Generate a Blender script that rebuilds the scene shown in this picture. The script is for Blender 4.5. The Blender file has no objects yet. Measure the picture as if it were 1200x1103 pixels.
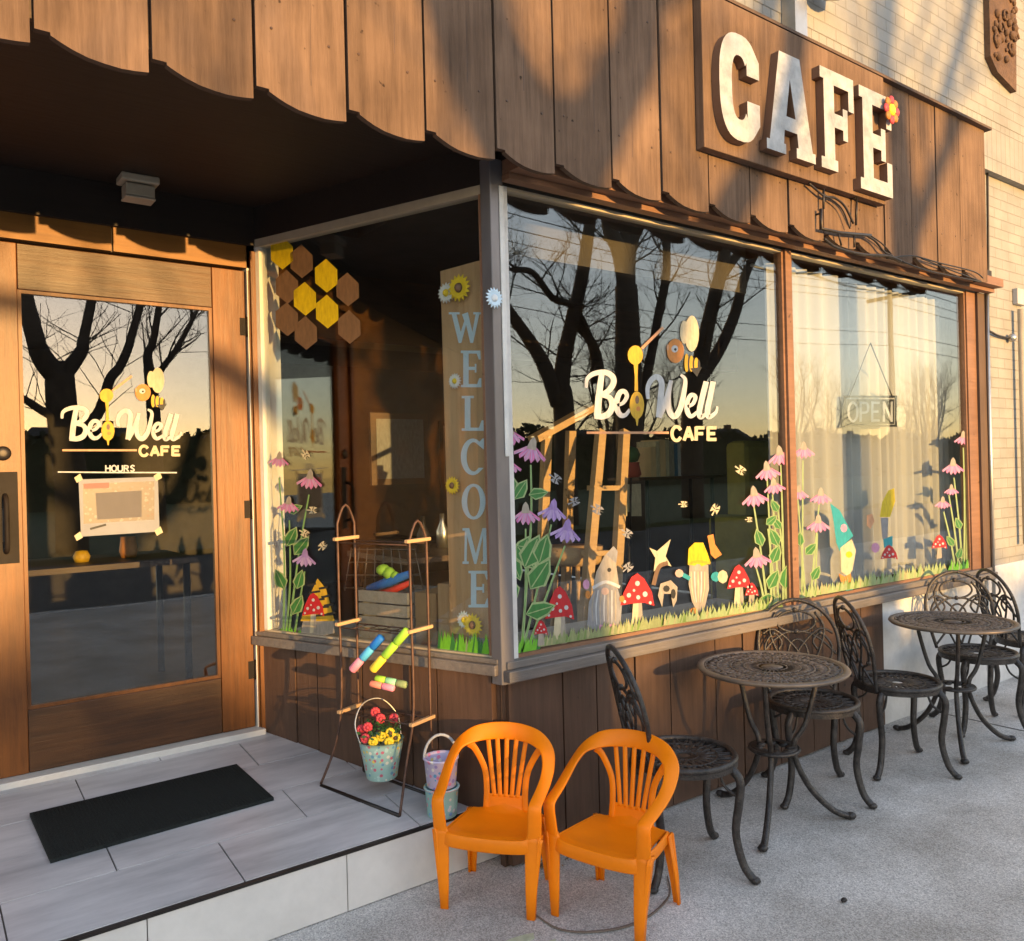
import bpy, math, random
from mathutils import Vector, Matrix
from mathutils.geometry import tessellate_polygon
PI = math.pi; R_ = math.radians
random.seed(7)
SC = bpy.context.scene
COL = SC.collection
# ------------------------------------------------------------------ camera
CAM = Vector((0, 0, 1.5)); FPX = 978.95
YAW, PIT, ROL = -0.642791, -0.000868, -0.0247038
cf = Vector((-math.sin(YAW)*math.cos(PIT), math.cos(YAW)*math.cos(PIT), math.sin(PIT)))
r0 = Vector((math.cos(YAW), math.sin(YAW), 0)); u0 = r0.cross(cf)
cr = r0*math.cos(ROL)+u0*math.sin(ROL); cu = -r0*math.sin(ROL)+u0*math.cos(ROL)
cam = bpy.data.cameras.new('camera'); camo = bpy.data.objects.new('camera', cam); COL.objects.link(camo)
mw = Matrix((( cr.x, cu.x, -cf.x, CAM.x), (cr.y, cu.y, -cf.y, CAM.y), (cr.z, cu.z, -cf.z, CAM.z), (0, 0, 0, 1)))
camo.matrix_world = mw
cam.sensor_fit = 'HORIZONTAL'; cam.sensor_width = 36; cam.lens = FPX/1200*36; cam.clip_start = .05; cam.clip_end = 2000
SC.camera = camo
# ------------------------------------------------------------------ world, sun
SUN_EL, SUN_AZ = R_(4.4), R_(3.8)          # low sun across the street; azimuth measured from -Y towards +X
w = bpy.data.worlds.new('World'); SC.world = w; w.use_nodes = True
nt = w.node_tree; bg = nt.nodes['Background']
sky = nt.nodes.new('ShaderNodeTexSky'); sky.sky_type = 'NISHITA'; sky.sun_disc = False
sky.sun_elevation = SUN_EL; sky.sun_rotation = PI-SUN_AZ; sky.air_density = 1.0; sky.dust_density = .2; sky.ozone_density = 1.0
hsv = nt.nodes.new('ShaderNodeHueSaturation'); hsv.inputs['Saturation'].default_value = 1.0
gam = nt.nodes.new('ShaderNodeGamma'); gam.inputs[1].default_value = .75
nt.links.new(sky.outputs[0], gam.inputs[0]); nt.links.new(gam.outputs[0], hsv.inputs['Color']); tin = nt.nodes.new('ShaderNodeMixRGB'); tin.blend_type = 'MULTIPLY'; tin.inputs[0].default_value = 1; tin.inputs[2].default_value = (1.09, .98, 1.02, 1)
nt.links.new(hsv.outputs[0], tin.inputs[1]); nt.links.new(tin.outputs[0], bg.inputs[0]); bg.inputs[1].default_value = 0.15
sl = bpy.data.lights.new('sun', 'SUN'); sl.energy = 1.3; sl.angle = R_(0.45); sl.color = (1.0, .58, .19)
so = bpy.data.objects.new('sun', sl); COL.objects.link(so)
sdir = Vector((math.sin(SUN_AZ)*math.cos(SUN_EL), -math.cos(SUN_AZ)*math.cos(SUN_EL), math.sin(SUN_EL)))
so.rotation_euler = sdir.to_track_quat('Z', 'Y').to_euler(); so.location = sdir*30
vs = SC.view_settings; SC.display_settings.display_device = 'sRGB'
vs.view_transform = 'Standard'; vs.look = 'None'; vs.gamma = 1; vs.use_curve_mapping = False; vs.exposure = 2.85

# ------------------------------------------------------------------ pixel -> point on a real plane
def ray(x, y): return cr*((x-600)/FPX)+cu*(-(y-551.5)/FPX)+cf
def onplane(x, y, P, n):
    d = ray(x, y); return CAM+d*((P-CAM).dot(n)/d.dot(n))
def at(x, y, Y): return onplane(x, y, Vector((0, Y, 0)), Vector((0, 1, 0)))
def az(x, y, z=0): return onplane(x, y, Vector((0, 0, z)), Vector((0, 0, 1)))

# ------------------------------------------------------------------ materials
MATS = {}
def newmat(name):
    m = bpy.data.materials.new(name); m.use_nodes = True; MATS[name] = m
    return m, m.node_tree.nodes, m.node_tree.links, m.node_tree.nodes['Principled BSDF']
def mat(name, col, rough=.6, metal=0, var=.12, scale=8, bump=.0, bscale=60, stretch=None, spec=.5, col2=None, sss=0):
    m, N, L, P = newmat(name)
    P.inputs['Roughness'].default_value = rough; P.inputs['Metallic'].default_value = metal
    P.inputs['Specular IOR Level'].default_value = spec
    tc = N.new('ShaderNodeTexCoord'); mp = N.new('ShaderNodeMapping'); L.new(tc.outputs['Object'], mp.inputs[0])
    if stretch: mp.inputs['Scale'].default_value = stretch
    nz = N.new('ShaderNodeTexNoise'); nz.inputs['Scale'].default_value = scale; nz.inputs['Detail'].default_value = 6; nz.inputs['Roughness'].default_value = .65
    L.new(mp.outputs[0], nz.inputs[0])
    rp = N.new('ShaderNodeValToRGB'); L.new(nz.outputs[0], rp.inputs[0])
    c1 = [max(0, c*(1-var)) for c in col]; c2 = [min(1, c*(1+var)) for c in (col2 or col)]
    rp.color_ramp.elements[0].position = .3; rp.color_ramp.elements[1].position = .7
    rp.color_ramp.elements[0].color = (*c1, 1); rp.color_ramp.elements[1].color = (*c2, 1)
    L.new(rp.outputs[0], P.inputs['Base Color'])
    if bump:
        n2 = N.new('ShaderNodeTexNoise'); n2.inputs['Scale'].default_value = bscale; n2.inputs['Detail'].default_value = 5
        L.new(mp.outputs[0], n2.inputs[0]); b = N.new('ShaderNodeBump'); b.inputs['Strength'].default_value = bump; b.inputs['Distance'].default_value = .01
        L.new(n2.outputs[0], b.inputs['Height']); L.new(b.outputs[0], P.inputs['Normal'])
    return m
def wood(name, col, col2, rough=.5, axis='Z', sc=1, bump=.25, spec=.4, knots=True):
    m, N, L, P = newmat(name); P.inputs['Roughness'].default_value = rough; P.inputs['Specular IOR Level'].default_value = spec
    tc = N.new('ShaderNodeTexCoord'); mp = N.new('ShaderNodeMapping'); L.new(tc.outputs['Object'], mp.inputs[0])
    k = {'Z': (1, 1, .06), 'X': (.06, 1, 1), 'Y': (1, .06, 1)}[axis]
    mp.inputs['Scale'].default_value = [v*sc for v in k]
    n1 = N.new('ShaderNodeTexNoise'); n1.inputs['Scale'].default_value = 45; n1.inputs['Detail'].default_value = 8; n1.inputs['Roughness'].default_value = .7; L.new(mp.outputs[0], n1.inputs[0])
    n2 = N.new('ShaderNodeTexNoise'); n2.inputs['Scale'].default_value = 3.5; n2.inputs['Detail'].default_value = 4; L.new(tc.outputs['Object'], n2.inputs[0])
    mx = N.new('ShaderNodeMath'); mx.operation = 'MULTIPLY_ADD'; mx.inputs[1].default_value = .55; L.new(n1.outputs[0], mx.inputs[0])
    m2 = N.new('ShaderNodeMath'); m2.operation = 'MULTIPLY'; m2.inputs[1].default_value = .45; L.new(n2.outputs[0], m2.inputs[0]); L.new(m2.outputs[0], mx.inputs[2])
    rp = N.new('ShaderNodeValToRGB'); L.new(mx.outputs[0], rp.inputs[0]); rp.color_ramp.elements[0].position = .36; rp.color_ramp.elements[1].position = .64
    rp.color_ramp.elements[0].color = (*col, 1); rp.color_ramp.elements[1].color = (*col2, 1); L.new(rp.outputs[0], P.inputs['Base Color'])
    if knots:
        n3 = N.new('ShaderNodeTexNoise'); n3.inputs['Scale'].default_value = 28; n3.inputs['Detail'].default_value = 2; L.new(tc.outputs['Object'], n3.inputs[0])
        r3 = N.new('ShaderNodeValToRGB'); r3.color_ramp.elements[0].position = .22; r3.color_ramp.elements[1].position = .28
        L.new(n3.outputs[0], r3.inputs[0]); mm = N.new('ShaderNodeMixRGB'); mm.blend_type = 'MIX'
        mm.inputs[1].default_value = (col[0]*.4, col[1]*.4, col[2]*.4, 1); L.new(rp.outputs[0], mm.inputs[2]); L.new(r3.outputs[0], mm.inputs[0]); L.new(mm.outputs[0], P.inputs['Base Color'])
    b = N.new('ShaderNodeBump'); b.inputs['Strength'].default_value = bump; b.inputs['Distance'].default_value = .006; L.new(n1.outputs[0], b.inputs['Height']); L.new(b.outputs[0], P.inputs['Normal'])
    return m
def brick(name, c1, c2, mortar, soldier=False, bw=.205, bh=.068):
    m, N, L, P = newmat(name); P.inputs['Roughness'].default_value = .75
    tc = N.new('ShaderNodeTexCoord'); sp = N.new('ShaderNodeSeparateXYZ'); L.new(tc.outputs['Object'], sp.inputs[0])
    cb = N.new('ShaderNodeCombineXYZ')
    if soldier: L.new(sp.outputs['Z'], cb.inputs['X']); L.new(sp.outputs['X'], cb.inputs['Y'])
    else: L.new(sp.outputs['X'], cb.inputs['X']); L.new(sp.outputs['Z'], cb.inputs['Y'])
    br = N.new('ShaderNodeTexBrick'); br.inputs['Scale'].default_value = 1; br.inputs['Brick Width'].default_value = bw; br.inputs['Row Height'].default_value = bh
    br.inputs['Mortar Size'].default_value = .0045; br.inputs['Mortar Smooth'].default_value = .4; br.inputs['Bias'].default_value = -.2
    if soldier: br.offset = 0
    br.inputs['Color1'].default_value = (*c1, 1); br.inputs['Color2'].default_value = (*c2, 1); br.inputs['Mortar'].default_value = (*mortar, 1)
    L.new(cb.outputs[0], br.inputs['Vector'])
    nz = N.new('ShaderNodeTexNoise'); nz.inputs['Scale'].default_value = 5; nz.inputs['Detail'].default_value = 8; L.new(tc.outputs['Object'], nz.inputs[0])
    rp = N.new('ShaderNodeValToRGB'); rp.color_ramp.elements[0].position = .3; rp.color_ramp.elements[0].color = (.82, .80, .78, 1); rp.color_ramp.elements[1].position = .6; L.new(nz.outputs[0], rp.inputs[0])
    mm = N.new('ShaderNodeMixRGB'); mm.blend_type = 'MULTIPLY'; mm.inputs[0].default_value = 1; L.new(br.outputs[0], mm.inputs[1]); L.new(rp.outputs[0], mm.inputs[2]); L.new(mm.outputs[0], P.inputs['Base Color'])
    b = N.new('ShaderNodeBump'); b.invert = True; b.inputs['Strength'].default_value = .6; b.inputs['Distance'].default_value = .006; L.new(br.outputs['Fac'], b.inputs['Height'])
    n4 = N.new('ShaderNodeTexNoise'); n4.inputs['Scale'].default_value = 70; L.new(tc.outputs['Object'], n4.inputs[0])
    b2 = N.new('ShaderNodeBump'); b2.inputs['Strength'].default_value = .3; b2.inputs['Distance'].default_value = .004; L.new(n4.outputs[0], b2.inputs['Height']); L.new(b.outputs[0], b2.inputs['Normal'])
    L.new(b2.outputs[0], P.inputs['Normal'])
    return m
def glassmat(name, r0_=.06, tint=(.93, .95, .94)):
    m, N, L, P = newmat(name); N.remove(P); out = N['Material Output']
    tr = N.new('ShaderNodeBsdfTransparent'); tr.inputs[0].default_value = (*tint, 1)
    gl = N.new('ShaderNodeBsdfGlossy'); gl.inputs['Roughness'].default_value = 0.0
    tc = N.new('ShaderNodeTexCoord'); nz = N.new('ShaderNodeTexNoise'); nz.inputs['Scale'].default_value = 1.3; nz.inputs['Detail'].default_value = 1; L.new(tc.outputs['Object'], nz.inputs[0])
    b = N.new('ShaderNodeBump'); b.inputs['Strength'].default_value = .05; b.inputs['Distance'].default_value = .02; L.new(nz.outputs[0], b.inputs['Height']); L.new(b.outputs[0], gl.inputs['Normal'])
    lw = N.new('ShaderNodeLayerWeight'); lw.inputs[0].default_value = .5
    pw = N.new('ShaderNodeMath'); pw.operation = 'POWER'; pw.inputs[1].default_value = 5; L.new(lw.outputs['Facing'], pw.inputs[0])
    fr = N.new('ShaderNodeMath'); fr.operation = 'MULTIPLY_ADD'; fr.inputs[1].default_value = 1-r0_; fr.inputs[2].default_value = r0_; L.new(pw.outputs[0], fr.inputs[0])
    mx = N.new('ShaderNodeMixShader'); L.new(fr.outputs[0], mx.inputs[0]); L.new(tr.outputs[0], mx.inputs[1]); L.new(gl.outputs[0], mx.inputs[2]); L.new(mx.outputs[0], out.inputs[0])
    return m
def concrete(name):
    m, N, L, P = newmat(name); P.inputs['Roughness'].default_value = .9
    tc = N.new('ShaderNodeTexCoord')
    v = N.new('ShaderNodeTexVoronoi'); v.inputs['Scale'].default_value = 230; L.new(tc.outputs['Object'], v.inputs[0])
    r1 = N.new('ShaderNodeValToRGB'); L.new(v.outputs['Color'], r1.inputs[0])
    e = r1.color_ramp.elements; e[0].position = .1; e[0].color = (.36, .345, .325, 1); e[1].position = .95; e[1].color = (.84, .80, .75, 1)
    x = e.new(.55); x.color = (.60, .575, .545, 1)
    n = N.new('ShaderNodeTexNoise'); n.inputs['Scale'].default_value = 1.7; n.inputs['Detail'].default_value = 10; n.inputs['Roughness'].default_value = .65; L.new(tc.outputs['Object'], n.inputs[0])
    r2 = N.new('ShaderNodeValToRGB'); r2.color_ramp.elements[0].position = .35; r2.color_ramp.elements[0].color = (.62, .60, .57, 1); r2.color_ramp.elements[1].position = .62; L.new(n.outputs[0], r2.inputs[0])
    mm = N.new('ShaderNodeMixRGB'); mm.blend_type = 'MULTIPLY'; mm.inputs[0].default_value = 1; L.new(r1.outputs[0], mm.inputs[1]); L.new(r2.outputs[0], mm.inputs[2])
    n5 = N.new('ShaderNodeTexNoise'); n5.inputs['Scale'].default_value = 320; L.new(tc.outputs['Object'], n5.inputs[0])
    m3 = N.new('ShaderNodeMixRGB'); m3.blend_type = 'OVERLAY'; m3.inputs[0].default_value = .35; L.new(mm.outputs[0], m3.inputs[1]); L.new(n5.outputs[0], m3.inputs[2]); L.new(m3.outputs[0], P.inputs['Base Color'])
    b = N.new('ShaderNodeBump'); b.inputs['Strength'].default_value = .5; b.inputs['Distance'].default_value = .003; L.new(v.outputs['Distance'], b.inputs['Height']); L.new(b.outputs[0], P.inputs['Normal'])
    return m
def patterned(name, base, cols, scale=40):
    m, N, L, P = newmat(name); P.inputs['Roughness'].default_value = .4
    tc = N.new('ShaderNodeTexCoord'); v = N.new('ShaderNodeTexVoronoi'); v.inputs['Scale'].default_value = scale; L.new(tc.outputs['Object'], v.inputs[0])
    hs = N.new('ShaderNodeSeparateColor'); L.new(v.outputs['Color'], hs.inputs[0])
    rp = N.new('ShaderNodeValToRGB'); rp.color_ramp.interpolation = 'CONSTANT'; L.new(hs.outputs[0], rp.inputs[0])
    e = rp.color_ramp.elements; e[0].color = (*cols[0], 1); e[1].position = 1/len(cols); e[1].color = (*cols[1], 1)
    for i in range(2, len(cols)): x = e.new(i/len(cols)); x.color = (*cols[i], 1)
    lt = N.new('ShaderNodeMath'); lt.operation = 'LESS_THAN'; lt.inputs[1].default_value = .36; L.new(v.outputs['Distance'], lt.inputs[0])
    mm = N.new('ShaderNodeMixRGB'); L.new(lt.outputs[0], mm.inputs[0]); mm.inputs[1].default_value = (*base, 1); L.new(rp.outputs[0], mm.inputs[2]); L.new(mm.outputs[0], P.inputs['Base Color'])
    return m

mat('concrete_wall', (.42, .41, .40)); concrete('sidewalk')
FM = wood('fascia', (.092, .058, .039), (.200, .128, .086), rough=.85, bump=.6, spec=.15)
N_, L_ = FM.node_tree.nodes, FM.node_tree.links; oi = N_.new('ShaderNodeObjectInfo'); mr = N_.new('ShaderNodeMapRange'); mr.inputs['To Min'].default_value = .82; mr.inputs['To Max'].default_value = 1.12
L_.new(oi.outputs['Random'], mr.inputs[0]); vm = N_.new('ShaderNodeVectorMath'); vm.operation = 'SCALE'; P_ = N_['Principled BSDF']; src = P_.inputs['Base Color'].links[0].from_socket
L_.new(src, vm.inputs[0]); L_.new(mr.outputs[0], vm.inputs['Scale']); L_.new(vm.outputs[0], P_.inputs['Base Color'])
wood('fascia_edge', (.08, .05, .035), (.12, .075, .05), rough=.8)
wood('kick', (.062, .035, .023), (.115, .064, .041), rough=.55, bump=.3, spec=.35)
wood('door_wood', (.080, .024, .0035), (.19, .062, .010), rough=.42, bump=.25, spec=.4, knots=False)
wood('door_wood_h', (.035, .014, .006), (.088, .034, .011), rough=.42, axis='X', bump=.25, spec=.4, knots=False)
wood('panel_wood', (.17, .07, .012), (.26, .115, .022), rough=.5, axis='X', bump=.1, knots=False)
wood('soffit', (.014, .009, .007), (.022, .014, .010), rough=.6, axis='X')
wood('trim', (.16, .08, .045), (.25, .13, .075), rough=.6, axis='X')
wood('sill', (.10, .09, .085), (.20, .17, .15), rough=.5, axis='X', sc=1.3, bump=.5, spec=.6)
wood('plank_wood', (.40, .25, .13), (.58, .38, .21), rough=.6)
wood('pale_wood', (.42, .26, .13), (.58, .38, .20), rough=.6, axis='X')
wood('dark_wood', (.05, .03, .02), (.10, .055, .035), rough=.5, axis='X')
wood('grey_wood', (.20, .20, .20), (.34, .33, .32), rough=.7, axis='X')
brick('cream_brick', (.28, .275, .26), (.31, .305, .285), (.235, .225, .205))
brick('cream_soldier', (.28, .275, .26), (.31, .305, .285), (.23, .22, .20), soldier=True)
mat('white_base', (.62, .61, .59), rough=.7, var=.2, scale=4, bump=.4, bscale=20)
mat('off_white', (.66, .63, .57), rough=.5, var=.1)
mat('frame_tan', (.40, .34, .25), rough=.5, var=.12)
mat('post_metal', (.16, .15, .155), rough=.35, metal=.3, var=.25, scale=5, stretch=(1, 1, .25))
mat('steel', (.45, .44, .42), rough=.35, metal=.9)
mat('bronze', (.018, .014, .012), rough=.6, metal=0, var=.3, spec=.15); mat('dark_metal', (.035, .03, .028), rough=.45, metal=.6, var=.3)
mat('cast_iron', (.020, .019, .019), rough=.38, metal=.2, var=.5, scale=30, bump=.4, bscale=120, col2=(.045, .038, .034))
mat('table_top', (.065, .052, .045), rough=.5, metal=.2, var=.45, scale=26, bump=.5, bscale=90, col2=(.125, .10, .085))
mat('rim_bronze', (.16, .13, .105), rough=.45, metal=.4, var=.35)
mat('rack_rust', (.10, .055, .04), rough=.55, metal=.4, var=.4, scale=30)
mat('orange_plastic', (.93, .225, .001), rough=.42, spec=.3, var=.07, scale=5, bump=.06, bscale=260, col2=(.97, .24, .002))
mat('tile', (.43, .43, .45), rough=.30, var=.20, scale=3, stretch=(.6, 3, 3), col2=(.52, .51, .52), bump=.05)
mat('tile_side', (.62, .59, .55), rough=.5, var=.10, scale=5, bump=.1)
mat('grout', (.13, .12, .11), rough=.9)
mat('threshold', (.62, .60, .56), rough=.45, var=.08)
mat('mat_rubber', (.012, .017, .016), rough=.95, var=.5, scale=150, bump=1, bscale=400)
mat('asphalt', (.05, .05, .052), rough=.9, var=.25, scale=60)
mat('grass', (.055, .075, .025), rough=.95, var=.35, scale=3, bump=.5)
mat('hedge', (.02, .03, .012), rough=.9, var=.5, scale=5)
mat('bark', (.065, .05, .038), rough=.95, var=.35, scale=14, bump=1, bscale=40, stretch=(1, 1, .25))
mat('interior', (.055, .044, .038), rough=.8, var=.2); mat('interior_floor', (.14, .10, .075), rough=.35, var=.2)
mat('soffit_tan', (.08, .065, .05), rough=.8, var=.08)
mat('curtain', (.42, .41, .40), rough=.9, var=.06, scale=3, stretch=(1, 1, .2))
mat('olive', (.42, .38, .10), rough=.85, var=.15); mat('mustard', (.42, .26, .03), rough=.8)
mat('terracotta', (.12, .065, .035), rough=.8, var=.35, scale=12, bump=.6)
mat('sign_white', (.30, .305, .31), rough=.55, var=.16, scale=14, col2=(.42, .42, .42), bump=.2)
mat('sign_side', (.16, .085, .05), rough=.6)
mat('letter_blue', (.55, .70, .82), rough=.5, var=.06)
for n_, c_ in dict(art_white=(.40, .41, .42), art_cream=(.80, .70, .46), art_pink=(.80, .24, .52), art_palepink=(.80, .38, .60), art_purple=(.46, .30, .70), art_lilac=(.60, .44, .80), art_moss=(.22, .36, .08), art_straw=(.55, .52, .26), art_green=(.05, .26, .05), art_lime=(.22, .68, .03),
                   art_palegreen=(.42, .55, .24), art_grass=(.36, .42, .18), art_red=(.66, .01, .02), art_grey=(.36, .36, .38), art_beige=(.50, .44, .36), art_yellow=(.88, .66, .0), art_gold=(.82, .50, .02),
                   art_orange=(.80, .30, .05), art_peach=(.80, .42, .22), art_teal=(.02, .42, .50), art_brown=(.23, .13, .07), art_black=(.012, .012, .012), art_skin=(.72, .50, .42), art_stem=(.25, .48, .16),
                   toy_blue=(.01, .16, .60), toy_sky=(.08, .42, .75), toy_pink=(.85, .28, .40), toy_green=(.32, .60, .05), toy_mint=(.28, .65, .38), toy_yellow=(.88, .62, .05), toy_red=(.65, .04, .02), toy_coral=(.78, .25, .18),
                   paper=(.085, .078, .085), paper_edge=(.21, .22, .25), paper_red=(.28, .10, .09), cardboard=(.36, .22, .11), leafy=(.04, .12, .03), petal_yellow=(.86, .62, .03), petal_red=(.55, .05, .07), daisy=(.75, .78, .80), book_tan=(.60, .42, .22), book_red=(.35, .06, .03), book_blue=(.05, .12, .22)).items():
    if n_.startswith('art_') and n_ not in ('art_white', 'art_black'): c_ = tuple(q*.55 for q in c_)
    mat(n_, c_, rough=.6, var=.22 if n_.startswith('art_') else .08, scale=60 if n_.startswith('art_') else 20, stretch=(1, 1, .35))
patterned('pot_pattern', (.35, .55, .50), [(.60, .15, .2), (.75, .72, .6), (.15, .35, .5), (.75, .6, .1), (.5, .68, .62)], 55)
patterned('pail_pattern', (.55, .50, .70), [(.75, .25, .4), (.8, .78, .75), (.12, .35, .65), (.85, .7, .2), (.3, .25, .6)], 48)
patterned('pail_pattern_mint', (.35, .62, .60), [(.20, .4, .75), (.8, .35, .45), (.85, .7, .2), (.25, .65, .5), (.75, .75, .75)], 48)
patterned('menu_print', (.07, .055, .06), [(.13, .12, .13), (.08, .04, .04), (.11, .10, .11), (.07, .07, .09), (.15, .14, .15)], 60)
glassmat('glass', .085); glassmat('door_glass', .09)
mat('chalk', (.42, .44, .30), rough=.95, var=.25, scale=25); mat('stain', (.17, .13, .10), rough=.9)

# ------------------------------------------------------------------ mesh builder
def catmull(P, n=6, closed=False):
    P = [Vector(p) for p in P]; out = []; m = len(P)
    rng = range(m if closed else m-1)
    for i in rng:
        g = (lambda k: P[k % m]) if closed else (lambda k: P[min(max(k, 0), m-1)])
        a, b, c, d = g(i-1), g(i), g(i+1), g(i+2)
        for j in range(n):
            t = j/n; out.append(.5*((2*b)+(c-a)*t+(2*a-5*b+4*c-d)*t*t+(3*b-a-3*c+d)*t**3))
    if not closed: out.append(P[-1])
    return out
class MB:
    def __init__(s): s.v = []; s.f = []; s.m = []; s.ms = []; s.sm = []
    def mi(s, name):
        if name not in s.ms: s.ms.append(name)
        return s.ms.index(name)
    def add(s, vs_, fs, m, smooth=False):
        o = len(s.v); s.v += [Vector(v) for v in vs_]; k = s.mi(m)
        for f in fs: s.f.append([i+o for i in f]); s.m.append(k); s.sm.append(smooth)
    def box(s, a, b, m, M=None):
        a = Vector(a); b = Vector(b)
        vs_ = [Vector((x, y, z)) for x in (a.x, b.x) for y in (a.y, b.y) for z in (a.z, b.z)]
        if M: vs_ = [M @ v for v in vs_]
        s.add(vs_, [(0, 1, 3, 2), (4, 6, 7, 5), (0, 4, 5, 1), (2, 3, 7, 6), (0, 2, 6, 4), (1, 5, 7, 3)], m)
    def obox(s, c, ux, uy, uz, m):   # centre + half vectors
        c, ux, uy, uz = Vector(c), Vector(ux), Vector(uy), Vector(uz)
        vs_ = [c+ux*x+uy*y+uz*z for x in (-1, 1) for y in (-1, 1) for z in (-1, 1)]
        s.add(vs_, [(0, 1, 3, 2), (4, 6, 7, 5), (0, 4, 5, 1), (2, 3, 7, 6), (0, 2, 6, 4), (1, 5, 7, 3)], m)
    def tube(s, P, r, m, n=8, closed=False, caps=True, flat=None):
        P = [Vector(p) for p in P]; k = len(P)
        if not hasattr(r, '__len__'): r = [r]*k
        if len(r) != k: r = [r[0]+(r[-1]-r[0])*i/(k-1) for i in range(k)]
        ref = None; rings = []
        for i in range(k):
            t = (P[(i+1) % k]-P[i-1]) if closed else (P[min(i+1, k-1)]-P[max(i-1, 0)])
            if t.length < 1e-9: t = Vector((0, 0, 1))
            t.normalize()
            if ref is None: ref = t.orthogonal().normalized() if flat is None else Vector(flat)
            a = ref-t*ref.dot(t)
            if a.length < 1e-6: a = t.orthogonal()
            a.normalize(); 
            if flat is None: ref = a
            b = t.cross(a)
            fr = (1, 1)
            rings.append([P[i]+a*(r[i]*math.cos(2*PI*j/n))+b*(r[i]*math.sin(2*PI*j/n)) for j in range(n)])
        vs_ = [v for q in rings for v in q]; fs = []
        for i in range(k if closed else k-1):
            i2 = (i+1) % k
            for j in range(n): fs.append((i*n+j, i*n+(j+1) % n, i2*n+(j+1) % n, i2*n+j))
        if not closed and caps: fs.append(tuple(range(n))[::-1]); fs.append(tuple((k-1)*n+j for j in range(n)))
        s.add(vs_, fs, m, True)
    def sweep(s, P, up, w, t, m, closed=False):   # rounded flat band; up = thickness direction(s); w,t half sizes
        P = [Vector(p) for p in P]; k = len(P)
        L = lambda q: q if isinstance(q, list) else [q]*k
        def rs(q):
            q = L(q)
            if len(q) == k: return q
            o = []
            for i in range(k):
                x = i/(k-1)*(len(q)-1); j = min(int(x), len(q)-2); f = x-j
                o.append(q[j]*(1-f)+q[j+1]*f)
            return o
        up = rs([Vector(u) for u in up] if isinstance(up, list) else Vector(up)); w = rs(w); t = rs(t)
        prof = [(-1, -.45), (-.86, -1), (.86, -1), (1, -.45), (1, .45), (.86, 1), (-.86, 1), (-1, .45)]; vs_ = []
        for i in range(k):
            tg = (P[(i+1) % k]-P[i-1]) if closed else (P[min(i+1, k-1)]-P[max(i-1, 0)])
            tg.normalize(); u = up[i]-tg*up[i].dot(tg); u.normalize(); sd = tg.cross(u)
            for a, b in prof: vs_.append(P[i]+sd*(a*w[i])+u*(b*t[i]))
        fs = []
        for i in range(k if closed else k-1):
            for j in range(8): fs.append((i*8+j, i*8+(j+1) % 8, ((i+1) % k)*8+(j+1) % 8, ((i+1) % k)*8+j))
        if not closed: fs.append(tuple(range(8))[::-1]); fs.append(tuple((k-1)*8+j for j in range(8)))
        s.add(vs_, fs, m, True)
    def lathe(s, prof, m, c=(0, 0, 0), n=24, cap=True, M=None):
        c = Vector(c); vs_ = []; fs = []; k = len(prof)
        for r, z in prof:
            for j in range(n):
                v = Vector((r*math.cos(2*PI*j/n), r*math.sin(2*PI*j/n), z)); vs_.append((M @ v if M else v)+c)
        for i in range(k-1):
            for j in range(n): fs.append((i*n+j, i*n+(j+1) % n, (i+1)*n+(j+1) % n, (i+1)*n+j))
        if cap: fs.append(tuple(range(n))[::-1]); fs.append(tuple((k-1)*n+j for j in range(n)))
        s.add(vs_, fs, m, True)
    def ball(s, c, r, m, n=10, sc=(1, 1, 1)):
        c = Vector(c); k = max(4, n//2); vs_ = []; fs = []
        for i in range(1, k):
            for j in range(n):
                a = PI*i/k; vs_.append(c+Vector((sc[0]*r*math.sin(a)*math.cos(2*PI*j/n), sc[1]*r*math.sin(a)*math.sin(2*PI*j/n), sc[2]*r*math.cos(a))))
        for i in range(k-2):
            for j in range(n): fs.append((i*n+j, (i+1)*n+j, (i+1)*n+(j+1) % n, i*n+(j+1) % n))
        t = len(vs_); vs_ += [c+Vector((0, 0, sc[2]*r)), c-Vector((0, 0, sc[2]*r))]
        for j in range(n): fs.append((t, j, (j+1) % n)); fs.append((t+1, (k-2)*n+(j+1) % n, (k-2)*n+j))
        s.add(vs_, fs, m, True)
    def prism(s, loops, F, t, m, mside=None):   # loops of 2D points; F(u,v)->point ; t: Vector from front to back
        t = Vector(t); L3 = [[Vector((p[0], p[1], 0)) for p in l] for l in loops]
        tri = tessellate_polygon(L3); fl = [p for l in loops for p in l]
        fr = [Vector(F(*p)) for p in fl]; n = len(fl)
        # orientation: front faces away from t
        s_fs = []
        for a, b, c in tri:
            nn = (fr[b]-fr[a]).cross(fr[c]-fr[a])
            s_fs.append((a, b, c) if nn.dot(t) < 0 else (a, c, b))
        s.add(fr, s_fs, m); s.add([v+t for v in fr], [f[::-1] for f in s_fs], m)
        o = 0
        for l in loops:
            k = len(l); q = []
            A = [fr[o+i] for i in range(k)]
            s.add(A+[v+t for v in A], [(i, (i+1) % k, k+(i+1) % k, k+i) for i in range(k)], mside or m); o += k
    def build(s, name, parent=None, label=None, bevel=0, fixn=False):
        me = bpy.data.meshes.new(name); me.from_pydata([tuple(v) for v in s.v], [], s.f)
        for n in s.ms: me.materials.append(MATS[n])
        me.polygons.foreach_set('material_index', s.m); me.polygons.foreach_set('use_smooth', s.sm); me.update()
        o = bpy.data.objects.new(name, me); COL.objects.link(o)
        if parent: o.parent = parent
        if label: o['label'] = label
        if bevel:
            b = o.modifiers.new('bevel', 'BEVEL'); b.width = bevel; b.segments = 2; b.limit_method = 'ANGLE'; b.angle_limit = R_(40)
        return o
def tag(o, label, cat, group=None):
    o['label'] = label; o['category'] = cat
    if group: o['group'] = group
    return o
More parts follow.
